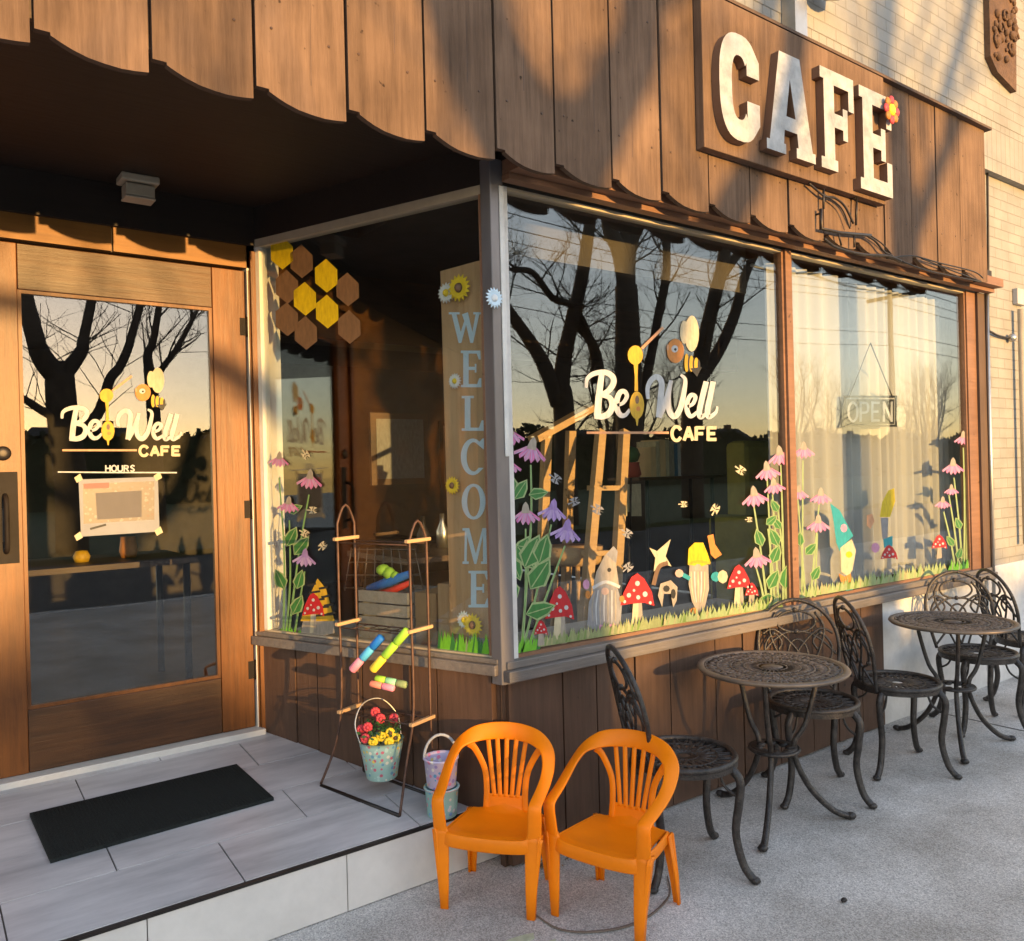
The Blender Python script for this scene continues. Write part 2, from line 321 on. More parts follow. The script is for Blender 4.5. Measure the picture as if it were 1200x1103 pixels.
def thing(name, label, cat, loc=(0, 0, 0), rz=0, group=None):
    o = bpy.data.objects.new(name, None); COL.objects.link(o); o.location = loc; o.rotation_euler = (0, 0, rz); o.empty_display_size = .1
    return tag(o, label, cat, group)
def struct(o): o['kind'] = 'structure'; return o
def dup(root, loc, rz, label, group=None):
    r = root.copy(); COL.objects.link(r); r.location = loc; r.rotation_euler = (0, 0, rz); r['label'] = label
    if group: r['group'] = group
    for ch in list(root.children):
        c = ch.copy(); COL.objects.link(c); c.parent = r
        for g in ch.children:
            d = g.copy(); COL.objects.link(d); d.parent = c
    return r
def onebox(name, a, b, m, parent=None, label=None, bevel=0):
    k = MB(); k.box(a, b, m); return k.build(name, parent, label, bevel)

# ================================================================== THE SETTING
FY = 2.53                        # facade plane (front of kick wall / window frames)
FP = 2.35                        # front of the hanging board fascia
SZ, SK = .21, .12                # step height at its front edge and the rise of its top towards the door
CX, CY = 1.82, 2.535             # corner of the shop window bay
SA = .3694; DY = 3.75            # angle of the side window, plane of the door wall
sn = Vector((-math.cos(SA), -math.sin(SA), 0))      # side window outward normal
su = Vector((-math.sin(SA), math.cos(SA), 0))       # along side window towards the door
CORN = Vector((CX, CY, 0))
def side(u, z, d=0): return CORN+su*u+sn*d+Vector((0, 0, z))
SL = (DY-CY)/su.y                # side wall length
DX = side(SL, 0).x               # where it meets the door wall

k = MB(); k.box((-60, -3.2, -.3), (90, 30, 0), 'sidewalk'); struct(k.build('sidewalk'))
k = MB(); k.box((-60, -3.38, -.3), (90, -3.205, .0), 'concrete_wall'); struct(k.build('kerb'))
k = MB(); k.box((-60, -10.5, -.45), (90, -3.385, -.13), 'asphalt'); struct(k.build('road'))
k = MB(); k.box((-300, -500, -.5), (400, -10.505, -.02), 'grass'); struct(k.build('lawn'))
# sidewalk joints and marks
k = MB()
for x in (4.95,): k.box((x, -3.2, .0006), (x+.012, 2.5, .0022), 'grout')
struct(k.build('sidewalk_joint'))
k = MB()
for cx, cy, rx, ry in ((1.55, 2.13, .10, .03), (1.63, 2.06, .05, .02), (1.47, 2.15, .04, .018)):
    pts = [(cx+rx*math.cos(a*PI/7)*random.uniform(.7, 1.2), cy+ry*math.sin(a*PI/7)*random.uniform(.6, 1.3)) for a in range(14)]
    k.prism([pts], lambda a, b: (a, b, .004), (0, 0, -.003), 'chalk')
struct(k.build('chalk_mark'))
k = MB(); cc = az(715, 1040)
pts = [Vector((1.72, 2.28, .0045)), Vector((1.72, 2.10, .0045)), Vector((1.83, 2.0, .0045)), Vector((1.98, 1.97, .0045)), Vector((2.15, 2.02, .0045)), Vector((2.25, 2.12, .0045))]
k.sweep(catmull(pts, 6), (0, 0, 1), [.0015, .005, .006, .004, .0015], .0015, 'stain'); struct(k.build('sidewalk_stain'))

k = MB(); rnd = random.Random(21)
for i in range(260):
    if i < 150: x, y = 1.93+abs(rnd.gauss(0, .06)), 2.50-abs(rnd.gauss(0, .035))
    else: x, y = rnd.uniform(1.95, 7), 2.50-abs(rnd.gauss(0, .05))
    l = rnd.uniform(.004, .014); a = rnd.random()*6; z = .004+rnd.random()*.006
    k.add([(x, y, z), (x+l*math.cos(a), y+l*math.sin(a), z+.003), (x+l*math.cos(a+.9), y+l*math.sin(a+.9), z+.001)], [(0, 1, 2)], 'stain' if i % 3 else 'cardboard')
o = k.build('leaf_litter'); o['kind'] = 'stuff'; o['label'] = 'dry crumbs of leaves and grit along the foot of the brown wall'; o['category'] = 'litter'
# --------------- entry step: tiled top and tiled riser, the top rises towards the door
k = MB(); zt = lambda y: SZ+SK*(y-2.66)
def slab(x0, x1, y0, y1, m, lo=.012, top=0.0):
    xs = lambda x, y: min(x, side(0, 0).x+.10-(y-CY)*math.tan(SA))     # tiles are cut along the side wall
    v = [(x, y, zt(y)+top-o) for o in (lo, 0) for x, y in ((x0, y0), (xs(x1, y0), y0), (xs(x1, y1), y1), (min(x0, xs(x1, y1)), y1))]
    k.add(v, [(0, 3, 2, 1), (4, 5, 6, 7), (0, 1, 5, 4), (1, 2, 6, 5), (2, 3, 7, 6), (3, 0, 4, 7)], m)
slab(-3, 3, 2.665, 3.9, 'grout', .3, -.006)
rows = [2.66, 2.93, 3.175, 3.42, 3.665, 3.9]
for i in range(5):
    off = (.889 if i % 2 == 0 else .568)-.645*6
    for j in range(12):
        x0 = off+j*.645
        if x0 > 1.9: continue
        slab(x0+.0025, x0+.6425, rows[i]+.002, rows[i+1]-.002, 'tile', .012, random.uniform(-.0008, .0008))
for j in range(12):
    x0 = .591-.643*6+j*.643
    if x0 > 1.85: continue
    k.box((x0+.002, 2.645, .004), (min(x0+.641, 1.90), 2.664, SZ-.012), 'tile_side')
k.box((-3, 2.642, SZ-.0115), (1.90, 2.666, SZ-.003), 'dark_metal')
k.box((-3, 2.652, 0), (1.895, 2.67, SZ-.02), 'grout')
step = struct(k.build('entry_step'))

# ================================================================== THE BUILDING
B = thing('cafe_building', 'cream painted brick corner shop with brown scalloped board fascia, wooden door and painted windows', 'building', (CX, CY, 0))
Binv = Matrix.Translation((-CX, -CY, 0))
def bb(k, name, label=None, parent=None, bevel=0):     # build in world coords, child of the building
    o = k.build(name, None, label, bevel); o.parent = parent or B
    if parent is None: o.matrix_parent_inverse = Binv
    return o
BX1 = 5.80                      # right end of the shop front
# upper wall, right wall
k = MB(); k.box((-4, 2.50, 3.40), (14, 2.9, 3.74), 'cream_soldier'); k.box((-4, 2.498, 3.74), (14, 2.9, 9), 'cream_brick')
k.box((BX1, 2.55, 0.78), (14, 2.9, 3.40), 'cream_brick'); bb(k, 'brick_wall')
k = MB(); k.box((BX1-.02, 2.535, 0), (14, 2.9, .78), 'white_base')
k.box((4.50, 2.55, 0), (BX1-.02, 2.75, .70), 'white_base'); bb(k, 'wall_base', 'white painted lower part of the wall')
# carved block up on the wall
k = MB(); pass
o_ = at(1158, 62, 2.47); x0 = o_.x+.01; z0 = o_.z
k.prism([[(x0, z0-.02), (x0+.10, z0-.10), (x0+.38, z0-.16), (x0+.42, z0+.75), (x0, z0+.75)]], lambda a, b: (a, 2.46, b), (0, .036, 0), 'terracotta')
for i in range(60):
    a_ = random.uniform(.04, .38); k.ball((x0+a_, 2.455, z0+random.uniform(.0, .6)), random.uniform(.015, .035), 'terracotta', 7, (1, .8, 1))
for i in range(5):
    c_ = Vector((x0+.08+.07*i, 2.45, z0+.1+.1*(i % 3))); k.tube([c_+Vector((.05*math.cos(t)*(1-t/9), 0, .05*math.sin(t)*(1-t/9))) for t in [j*.5 for j in range(14)]], .008, 'terracotta', 6)
bb(k, 'carved_ornament', 'brown carved relief block high on the brick wall')
# roof & hidden shell round the room
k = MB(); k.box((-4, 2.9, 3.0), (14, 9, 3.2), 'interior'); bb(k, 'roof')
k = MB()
k.box((.2, 8.6, 0), (6.3, 8.8, 3.0), 'interior'); k.box((-4, 8.6, 0), (.2, 8.8, .9), 'interior'); k.box((-4, 8.6, 2.6), (.2, 8.8, 3.0), 'interior'); k.box((6.1, 2.76, .3), (6.2, 8.6, 3.0), 'interior'); k.box((-4, 2.9, 0), (-3.8, 4.4, 3.0), 'interior'); k.box((-4, 4.4, 0), (-3.8, 8.6, .9), 'interior'); k.box((-4, 4.4, 2.6), (-3.8, 8.6, 3.0), 'interior')  # unseen openings added at the left and back to light the room
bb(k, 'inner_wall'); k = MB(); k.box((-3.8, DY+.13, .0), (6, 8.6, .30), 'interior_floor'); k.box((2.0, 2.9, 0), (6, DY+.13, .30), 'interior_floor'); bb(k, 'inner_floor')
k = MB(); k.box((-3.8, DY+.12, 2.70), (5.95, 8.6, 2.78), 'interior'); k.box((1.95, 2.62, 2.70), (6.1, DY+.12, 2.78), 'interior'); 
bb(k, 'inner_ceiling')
# band inside the top of the front windows: pale tan pelmet
k = MB(); k.box((2.0, 2.78, 2.40), (3.66, 2.83, 2.70), 'soffit_tan'); bb(k, 'pelmet')
k = MB(); k.box((1.5, 4.6, 2.3), (5.9, 4.85, 2.70), 'dark_wood'); bb(k, 'ceiling_beam')

# ---- porch: soffit, door wall, left end
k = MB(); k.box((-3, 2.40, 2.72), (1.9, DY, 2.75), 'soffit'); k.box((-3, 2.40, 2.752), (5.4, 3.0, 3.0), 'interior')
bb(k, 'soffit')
# ---- fascia boards
edges = [.311, .588, .871, 1.161, 1.44, 1.725, 1.994, 2.282, 2.56, 2.852, 3.138]
w_ = .2845
xs = [edges[0]-w_*i for i in range(12, 0, -1)]+edges+[edges[-1]+w_*i for i in range(1, 9)]
xs = [x for x in xs if x < 5.40]+[5.47]
for a, b in zip(xs[:-1], xs[1:]):
    if b-a < .1: continue
    k = MB(); g = .010; W = b-a-g; pts = []
    prof = [(0, .046), (.13, .046), (.135, .038), (.22, .027), (.32, .016), (.45, .006), (.6, .001), (.75, -.001), (.88, .002), (1, .007)]
    zb = 2.578
    low = [(a+g/2+W*u, zb+h) for u, h in prof]
    dy = random.uniform(-.003, .003)
    k.prism([low+[(b-g/2, 3.52), (a+g/2, 3.52)]], lambda p, q: (p, FP+dy, q), (0, .022, 0), 'fascia', 'fascia_edge')
    for zz in (2.80, 3.30):
        for xx in (a+.05+random.uniform(-.01, .01), b-.06+random.uniform(-.01, .01)):
            z3 = zz+random.uniform(-.01, .01); k.lathe([(.0045, .0), (.0045, .0012)], 'dark_wood', (xx, FP+dy-.0002, z3), 8, M=Matrix.Rotation(PI/2, 4, 'X'))
    if random.random() < .6:
        xx = random.uniform(a+.06, b-.06); z3 = random.uniform(2.65, 2.9); l = random.uniform(.1, .3)
        k.add([(xx-.0015, FP+dy-.0006, z3), (xx+.0015, FP+dy-.0006, z3), (xx+.004, FP+dy-.0006, z3+l), (xx+.0035, FP+dy-.0006, z3+l)], [(0, 1, 2, 3)], 'dark_wood')
    o = bb(k, 'fascia_board')
k = MB(); k.box((-3, FP+.03, 2.66), (5.46, FP+.05, 3.5), 'dark_wood'); k.box((-3.1, FP-.03, 3.521), (5.50, 2.497, 3.535), 'fascia_edge')
k.box((5.44, FP+.0505, 2.6), (5.465, 2.497, 3.52), 'fascia_edge'); bb(k, 'fascia_backing')
# head trim over the windows
k = MB(); k.box((1.86, 2.40, 2.60), (BX1, 2.499, 2.652), 'trim'); k.box((1.86, 2.455, 2.575), (BX1, 2.503, 2.5985), 'trim'); k.box((1.86, 2.47, 2.6525), (BX1, 2.52, 2.72), 'soffit'); bb(k, 'head_trim')
k = MB(); k.box((-3, DY-.022, 2.548), (DX+.02, DY-.0005, 2.719), 'soffit'); bb(k, 'header_shade')  # dark board added to deepen the fascia's shade above the door
# ---- door wall (board panel above the door, jambs)
DZ = zt(DY)
k = MB()
dx0, dx1, dzt = .27, 1.322, 2.435
k.box((-3, DY, .2), (dx0-.06, DY+.12, 2.72), 'panel_wood')
k.box((dx0-.06, DY, dzt+.012), (.765, DY+.12, 2.72), 'panel_wood'); k.box((.773, DY, dzt+.012), (DX+.05, DY+.12, 2.72), 'panel_wood')
k.box((.765, DY+.02, dzt+.012), (.773, DY+.12, 2.72), 'dark_wood')
bb(k, 'door_wall', 'orange brown board panel over the door')
k = MB(); k.box((dx1+.012, DY-.006, DZ), (DX+.01, DY+.11, 2.435), 'door_wood'); k.box((dx1+.028, DY-.014, DZ), (dx1+.040, DY-.007, 2.45), 'off_white'); 
k.box((dx1+.042, DY-.024, DZ), (DX-.01, DY-.0065, 2.52), 'door_wood'); k.box((dx0-.058, DY-.006, DZ), (dx0-.006, DY+.11, 2.435), 'door_wood')
bb(k, 'door_jamb')
k = MB(); k.box((-1, DY-.05, DZ-.04), (DX, DY+.1, DZ+.018), 'threshold'); bb(k, 'threshold', 'white metal door threshold', bevel=.004)
# ---- door
k = MB()
gz0, gz1, gx0, gx1 = .605, 2.255, .424, 1.176
yd = DY+.012
k.box((dx0, yd, DZ+.02), (gx0, yd+.045, dzt), 'door_wood'); k.box((gx1, yd, DZ+.02), (dx1, yd+.045, dzt), 'door_wood')
k.box((gx0+.001, yd+.002, gz1), (gx1-.001, yd+.043, dzt), 'door_wood_h'); k.box((gx0+.001, yd+.002, DZ+.02), (gx1-.001, yd+.043, gz0), 'door_wood_h')
door = bb(k, 'door', 'varnished orange brown wooden door with one tall glass pane', bevel=.003)
k = MB()
for a, b in (((gx0, yd+.010, gz0), (gx0+.014, yd+.035, gz1)), ((gx1-.014, yd+.010, gz0), (gx1, yd+.035, gz1)), ((gx0+.014, yd+.010, gz0), (gx1-.014, yd+.035, gz0+.014)), ((gx0+.014, yd+.010, gz1-.014), (gx1-.014, yd+.035, gz1))):
    k.box(a, b, 'door_wood')
bb(k, 'glazing_bead', None, door)
k = MB(); k.box((gx0+.012, yd+.02, gz0+.012), (gx1-.012, yd+.026, gz1-.012), 'door_glass'); bb(k, 'door_glass', None, door)
k = MB(); k.box((.335, yd-.004, 1.185), (.409, yd, 1.54), 'bronze'); k.box((.352, yd-.010, 1.27), (.378, yd-.004, 1.40), 'dark_metal'); 
k.tube(catmull([(.365, yd-.005, 1.45), (.365, yd-.05, 1.43), (.365, yd-.055, 1.34), (.365, yd-.05, 1.25), (.365, yd-.005, 1.23)], 5), .009, 'bronze')
bb(k, 'door_handle', None, door, bevel=.001)
for hz_ in (2.18, 1.35, .62):
    k = MB(); k.tube([(gx1+.152, yd-.004, hz_-.045), (gx1+.152, yd-.004, hz_+.045)], .006, 'bronze', 8); k.box((gx1+.120, yd-.0015, hz_-.04), (gx1+.146, yd, hz_+.04), 'bronze'); bb(k, 'hinge', None, door)
k = MB(); k.lathe([(.028, 0), (.028, .008), (.022, .014), (.010, .016)], 'dark_metal', (.362, yd, 1.612), 20, M=Matrix.Rotation(PI/2, 4, 'X')); bb(k, 'door_lock', None, door)

# ---- side wall of the bay: kick boards, sill, frame
def sbox(k, u0, u1, z0, z1, d0, d1, m):
    vs_ = [side(u, z, d) for u in (u0, u1) for d in (d0, d1) for z in (z0, z1)]
    k.add(vs_, [(0, 1, 3, 2), (4, 6, 7, 5), (0, 4, 5, 1), (2, 3, 7, 6), (0, 2, 6, 4), (1, 5, 7, 3)], m)
k = MB(); u = .04
while u < SL-.02:
    u2 = min(u+random.choice((.13, .2, .26)), SL); sbox(k, u, u2-.007, .15, .745, -.03, random.uniform(-.001, .003), 'kick'); u = u2
sbox(k, 0, SL, .15, .745, -.05, -.031, 'dark_wood')
x = CX+.03
for x2 in (2.119, 2.30, 2.52, 2.735, 3.04, 3.238, 3.52, 3.80, 4.03, 4.26, 4.488):
    k.box((x+.004, FY+random.uniform(0, .004), 0.01), (x2-.004, FY+.03, .705), 'kick'); x = x2
k.box((CX+.02, FY+.031, 0), (4.50, FY+.06, .70), 'dark_wood'); bb(k, 'kick_wall', 'dark brown vertical boards under the windows')
k = MB()
sbox(k, -.0, SL+.02, .735, .775, -.06, .035, 'sill'); sbox(k, 0, SL+.02, .7755, .795, -.05, .018, 'sill')
k.box((CX+.0, FY-.055, .712), (BX1, FY+.05, .755), 'sill'); k.box((CX+.01, FY-.030, .7555), (BX1, FY+.04, .785), 'sill'); bb(k, 'window_sill', bevel=.004)
# corner post
k = MB()
k.add([side(0, z, 0)+o for z in (.70, 2.66) for o in (Vector((-.008, -.022, 0)), Vector((.046, -.030, 0)), Vector((.052, .03, 0)), su*.04+Vector((.03, .03, 0)), su*.030+sn*.010)],
      [(0, 1, 6, 5), (1, 2, 7, 6), (2, 3, 8, 7), (3, 4, 9, 8), (4, 0, 5, 9), (0, 4, 3, 2, 1), (5, 6, 7, 8, 9)], 'post_metal')
k.box((CX+.026, FY-.0285, 1.55), (CX+.047, FY-.0225, 2.56), 'white_base')
bb(k, 'corner_post', 'grey metal corner post between the windows', bevel=.004)
# window frames and panes
GY = FY+.022                                   # outer face of the front glass
wf = []
MX0, MX1 = 3.635, 3.685
for i, (x0, x1, lab) in enumerate(((1.885, MX0, 'large shop window with the cafe logo, gnomes and mushrooms painted along its foot'), (MX1, 5.56, 'curtained shop window with the open sign and two painted gnomes'))):
    k = MB(); z0, z1 = .785, 2.575
    k.box((x0, FY+.005, z0), (x0+.022, FY+.05, z1), 'white_base' if i == 0 else 'trim'); k.box((x1-.014, FY+.005, z0), (x1, FY+.05, z1), 'trim')
    k.box((x0+.022, FY+.006, z0), (x1-.014, FY+.05, z0+.014), 'trim'); k.box((x0+.022, FY+.006, z1-.014), (x1-.014, FY+.05, z1), 'frame_tan')
    W_ = bb(k, 'window', lab); wf.append(W_)
    k = MB(); k.box((x0+.02, GY, z0+.01), (x1-.012, GY+.006, z1-.01), 'glass'); bb(k, 'pane', None, W_)
k = MB(); k.box((MX0+.002, FY-.008, .785), (MX1-.002, FY+.055, 2.575), 'trim'); bb(k, 'mullion')
k = MB(); k.box((5.562, FY-.004, .785), (5.68, FY+.055, 2.575), 'trim'); k.box((5.682, FY-.02, .74), (BX1, FY+.055, 2.575), 'fascia_edge'); k.tube([(BX1-.01, FY-.03, .3), (BX1-.01, FY-.03, 2.6)], .012, 'steel'); bb(k, 'end_frame')
k = MB()
sz0, sz1, su0, su1 = .79, 2.575, .034, SL-.02
sbox(k, su0, su1, sz1-.035, sz1, -.05, -.003, 'frame_tan'); sbox(k, su0, su1, sz0, sz0+.012, -.05, -.004, 'frame_tan')
sbox(k, su1-.03, su1, sz0+.012, sz1-.035, -.05, -.003, 'off_white'); sbox(k, su0, su0+.015, sz0+.012, sz1-.035, -.05, -.003, 'trim')
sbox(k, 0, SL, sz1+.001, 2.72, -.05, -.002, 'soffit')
sw = bb(k, 'window', 'side window beside the door with honeycomb hexagons'); wf.append(sw)
GD = -.02
k = MB(); sbox(k, su0+.01, su1-.02, sz0+.01, sz1-.03, GD-.006, GD, 'glass'); bb(k, 'pane', None, sw)
# side return behind the side window: pale inner jamb by the door
k = MB(); v = [side(SL-.02, 0, -.05), side(SL-.02, 0, -.30)]
k.box((DX-.02, DY+.0, .3), (DX+.13, DY+.10, 2.70), 'off_white'); bb(k, 'inner_jamb', 'cream inner jamb between the door and the side window')

# ================================================================== PAINT AND VINYL ON THE GLASS
class Art(MB):
    """flat artwork lying on a pane; coordinates are places on that pane"""
    def __init__(s, pl): super().__init__(); s.pl = pl; s.d = .0006
    def F(s, d):
        if s.pl == 'front': P, n = Vector((0, GY-d, 0)), Vector((0, -1, 0))
        elif s.pl == 'side': P, n = side(0, 0, GD+d), sn
        else: P, n = Vector((0, yd+.02-d, 0)), Vector((0, -1, 0))
        return (lambda a, b: onplane(a, b, P, n)), n
    def poly(s, pts, m):
        f, n = s.F(s.d); s.prism([pts], f, -n*.0004, m); s.d += .00012
    def ell(s, x, y, rx, ry, m, n=14, a0=0):
        c, q = math.cos(a0), math.sin(a0)
        s.poly([(x+rx*math.cos(t)*c-ry*math.sin(t)*q, y+rx*math.cos(t)*q+ry*math.sin(t)*c) for t in [2*PI*i/n for i in range(n)]], m)
    def stroke(s, P, wd, m, smooth=True, n=5):
        P = [Vector((p[0], p[1], 0)) for p in P]
        if smooth and len(P) > 2: P = catmull(P, n)
        k = len(P); W = wd if isinstance(wd, (list, tuple)) else [wd, wd]
        Lf, Rt = [], []
        for i in range(k):
            t = P[min(i+1, k-1)]-P[max(i-1, 0)]; t.normalize(); nn = Vector((-t.y, t.x, 0))
            x = i/(k-1)*(len(W)-1); j = min(int(x), len(W)-2); hw = (W[j]*(1-x+j)+W[j+1]*(x-j))/2
            e = t*hw*.3 if i == k-1 else (-t*hw*.3 if i == 0 else Vector())
            Lf.append(P[i]+nn*hw+e); Rt.append(P[i]-nn*hw+e)
        f, nm = s.F(s.d)
        vs_ = [f(p.x, p.y) for p in Lf]+[f(p.x, p.y) for p in Rt]
        vs_ += [v-nm*.0004 for v in vs_]
        fs = []
        for i in range(k-1):
            fs += [(i, i+1, k+i+1, k+i), (2*k+i, 3*k+i, 3*k+i+1, 2*k+i+1), (i, 2*k+i, 2*k+i+1, i+1), (k+i, k+i+1, 3*k+i+1, 3*k+i)]
        s.add(vs_, fs, m); s.d += .00012
def sans(A, ch, x, y, w_, h, t, m):          # simple bold capitals drawn as strokes, x,y = top left
    X = lambda u: x+u*w_
    Y = lambda v: y+v*h
    S = lambda pts, sm=False: A.stroke([(X(a), Y(b)) for a, b in pts], t, m, sm)
    if ch == 'C': S([(.95, .2), (.7, 0), (.3, 0), (0, .3), (0, .7), (.3, 1), (.7, 1), (.95, .8)], True)
    if ch == 'A': S([(0, 1), (.5, 0)]); S([(.5, 0), (1, 1)]); S([(.2, .68), (.8, .68)])
    if ch == 'F': S([(0, 0), (0, 1)]); S([(0, .05), (.9, .05)]); S([(0, .5), (.75, .5)])
    if ch == 'E': S([(0, 0), (0, 1)]); S([(0, .05), (.9, .05)]); S([(0, .5), (.75, .5)]); S([(0, .95), (.9, .95)])
    if ch == 'H': S([(0, 0), (0, 1)]); S([(1, 0), (1, 1)]); S([(0, .5), (1, .5)])
    if ch == 'O': S([(.5, 0), (1, .25), (1, .75), (.5, 1), (0, .75), (0, .25), (.5, 0)], True)
    if ch == 'U': S([(0, 0), (0, .75), (.5, 1), (1, .75), (1, 0)], True)
    if ch == 'R': S([(0, 0), (0, 1)]); S([(0, .05), (.8, .1), (.8, .45), (0, .5)], True); S([(.4, .5), (1, 1)])
    if ch == 'S': S([(.95, .15), (.5, 0), (.1, .25), (.5, .5), (.9, .75), (.5, 1), (.05, .85)], True)
    if ch == 'P': S([(0, 0), (0, 1)]); S([(0, .05), (.85, .1), (.85, .5), (0, .55)], True)
    if ch == 'N': S([(0, 1), (0, 0)]); S([(0, 0), (1, 1)]); S([(1, 1), (1, 0)])
LOGO = [  # script lettering: points on a 1164 x 1103 grid and stroke widths
    ([(215, 490), (200, 600), (190, 700), (185, 780)], (40, 48, 50), 'art_white'),
    ([(105, 575), (112, 515), (160, 478), (235, 468), (290, 495), (300, 545), (265, 600), (210, 632)], (22, 34, 40, 42, 36), 'art_white'),
    ([(215, 632), (272, 650), (292, 700), (272, 758), (225, 785), (170, 782)], (30, 42, 46, 40), 'art_white'),
    ([(330, 705), (372, 685), (396, 640), (380, 607), (348, 612), (325, 665), (325, 730), (350, 775), (385, 775), (418, 735)], (22, 30, 34, 42, 36, 20), 'art_white'),
    ([(548, 655), (545, 585), (570, 525), (612, 500), (645, 540), (640, 640), (628, 785)], (24, 34, 40, 42, 46), 'art_white'),
    ([(628, 785), (660, 720), (690, 610), (712, 530)], (40, 32, 26), 'art_white'),
    ([(712, 530), (695, 640), (700, 745), (740, 785), (782, 720), (808, 600), (815, 520), (785, 488)], (28, 36, 42, 40, 30, 18), 'art_white'),
    ([(835, 715), (872, 692), (888, 645), (858, 632), (832, 675), (828, 740), (855, 785), (900, 755)], (22, 30, 32, 36, 22), 'art_white'),
    ([(965, 540), (940, 640), (918, 740), (925, 790), (960, 770)], (38, 40, 40, 24), 'art_white'),
    ([(1015, 540), (995, 640), (975, 740), (985, 790), (1035, 755), (1045, 715)], (38, 40, 40, 26, 14), 'art_white')]
def logo(pl, fx, fy, parent, sc, lt):
    A = Art(pl)
    T = lambda pts: [(fx(a), fy(b)) for a, b in pts]
    for P, wd, m in LOGO[:4]: A.stroke(T(P), [q*sc for q in wd], m)
    for P, wd, m in LOGO[4:]: A.stroke(T(P), [q*sc for q in wd], m)
    y0, y1 = fy(862), fy(955)
    for i, ch in enumerate('CAFE'): sans(A, ch, fx(722+i*86), y0, fx(62)-fx(0), y1-y0, 24*sc, 'art_cream')
    A.stroke(T([(110, 902), (400, 902), (695, 902)]), 17*sc, lt, False)
    bb(A, 'logo_lettering', 'white script lettering of the cafe name', parent)
    A = Art(pl); A.d = .0025
    A.stroke(T([(505, 295), (655, 148)]), 20*sc, 'art_peach', False)
    E = lambda x, y, rx, ry, m, a=0: A.ell(fx(x), fy(y), (fx(rx)-fx(0)), (fy(ry)-fy(0)), m, 16, a)
    E(457, 345, 55, 70, 'art_gold'); A.stroke(T([(460, 400), (463, 500), (464, 600)]), [q*sc for q in (34, 20, 26)], 'art_gold')
    E(468, 705, 52, 100, 'art_gold'); E(470, 665, 14, 30, 'art_brown'); E(478, 730, 16, 18, 'art_orange'); A.stroke(T([(468, 790), (470, 850)]), [26*sc, 8*sc], 'art_gold', False)
    bb(A, 'logo_dipper', 'gold honey dipper dripping into the lettering', parent)
    A = Art(pl); A.d = .0025
    E(862, 190, 52, 130, 'art_cream'); E(808, 180, 30, 85, 'art_cream'); E(745, 315, 62, 88, 'art_orange'); E(740, 300, 24, 26, 'art_white'); E(744, 304, 9, 10, 'art_black'); E(690, 290, 9, 22, 'art_peach')
    for i, x in enumerate((815, 850, 885)): E(x+10, 400+i*6, 16, 66-i*8, 'art_gold'); E(x+28, 408+i*6, 10, 58-i*8, 'art_black')
    A.poly(T([(850, 440), (935, 430), (900, 500)]), 'art_black')
    bb(A, 'logo_bee', 'orange bee with cream wings above the lettering', parent)
logo('front', lambda x: 670+x/6.128, lambda y: 360+y/6.128+.0, wf[0], 1/6.128, 'art_peach')
gx = lambda x: 72+(x-100)*(140/945); gy = lambda y: 478+(y-470)*(38/330)
logo('door', gx, gy, door, .138, 'art_peach')
A = Art('door')
for i, ch in enumerate('HOURS'): sans(A, ch, 124+i*7.2, 545.5, 5, 7, 1.6, 'art_white')
A.stroke([(68, 553.2), (130, 553.8), (207, 554)], 1.6, 'art_white', False); bb(A, 'hours_lettering', None, door)
A = Art('door'); A.d = .001
A.poly([(92, 562), (185, 559), (187, 623), (95, 629)], 'paper_edge'); A.poly([(97, 567), (181, 564), (181, 609), (98, 614)], 'menu_print'); A.poly([(98, 567), (128, 565.5), (128, 572), (98, 573)], 'paper_red')
for x, y in ((92, 561), (185, 559), (92, 629), (186, 623)): A.poly([(x-5, y-1), (x+2, y-6), (x+5, y+1), (x-2, y+5)], 'art_cream')
A.poly([(112, 578), (166, 575), (166, 606), (114, 609)], 'paper'); A.stroke([(106, 620), (124, 615)], 2.4, 'art_black', False)
bb(A, 'paper_notice', 'printed paper notice taped to the door glass', door)

def coneflower(A, x, y, s, m, tilt=0):
    c = lambda a, b: (x+(a*math.cos(tilt)-b*math.sin(tilt))*s, y+(a*math.sin(tilt)+b*math.cos(tilt))*s)
    for i in range(6):
        a = -1.0+i*.4
        A.poly([c(-.25+i*.1, -.1), c(a*.9-.17, .75-abs(a)*.25), c(a, 1.05-abs(a)*.35), c(a*.9+.19, .75-abs(a)*.25), c(.05+i*.05, -.1)], m if i % 2 else {'art_pink': 'art_palepink', 'art_palepink': 'art_pink', 'art_purple': 'art_lilac'}[m])
        A.stroke([c(a*.3, .15), c(a*.9, .85-abs(a)*.25)], .05*s, 'art_lilac', False)
    A.poly([c(-.32, .1), c(-.2, -.5), c(0, -.75), c(.2, -.5), c(.32, .1)], 'art_beige' if m != 'art_purple' else 'art_purple')
def leaf(A, x, y, l, a, m='art_green', wd=.3):
    c, q = math.cos(a), math.sin(a); g = lambda u, v: (x+u*l*c-v*l*q, y+u*l*q+v*l*c)
    A.poly([g(-.03, 0), g(.3, wd*1.1), g(.7, wd*.85), g(1.06, 0), g(.7, -wd*.85), g(.3, -wd*1.1)], 'art_palegreen'); A.poly([g(0, 0), g(.3, wd*.85), g(.7, wd*.6), g(.98, 0), g(.7, -wd*.6), g(.3, -wd*.85)], m); A.stroke([g(.05, 0), g(.9, 0)], l*.035, 'art_palegreen', False)
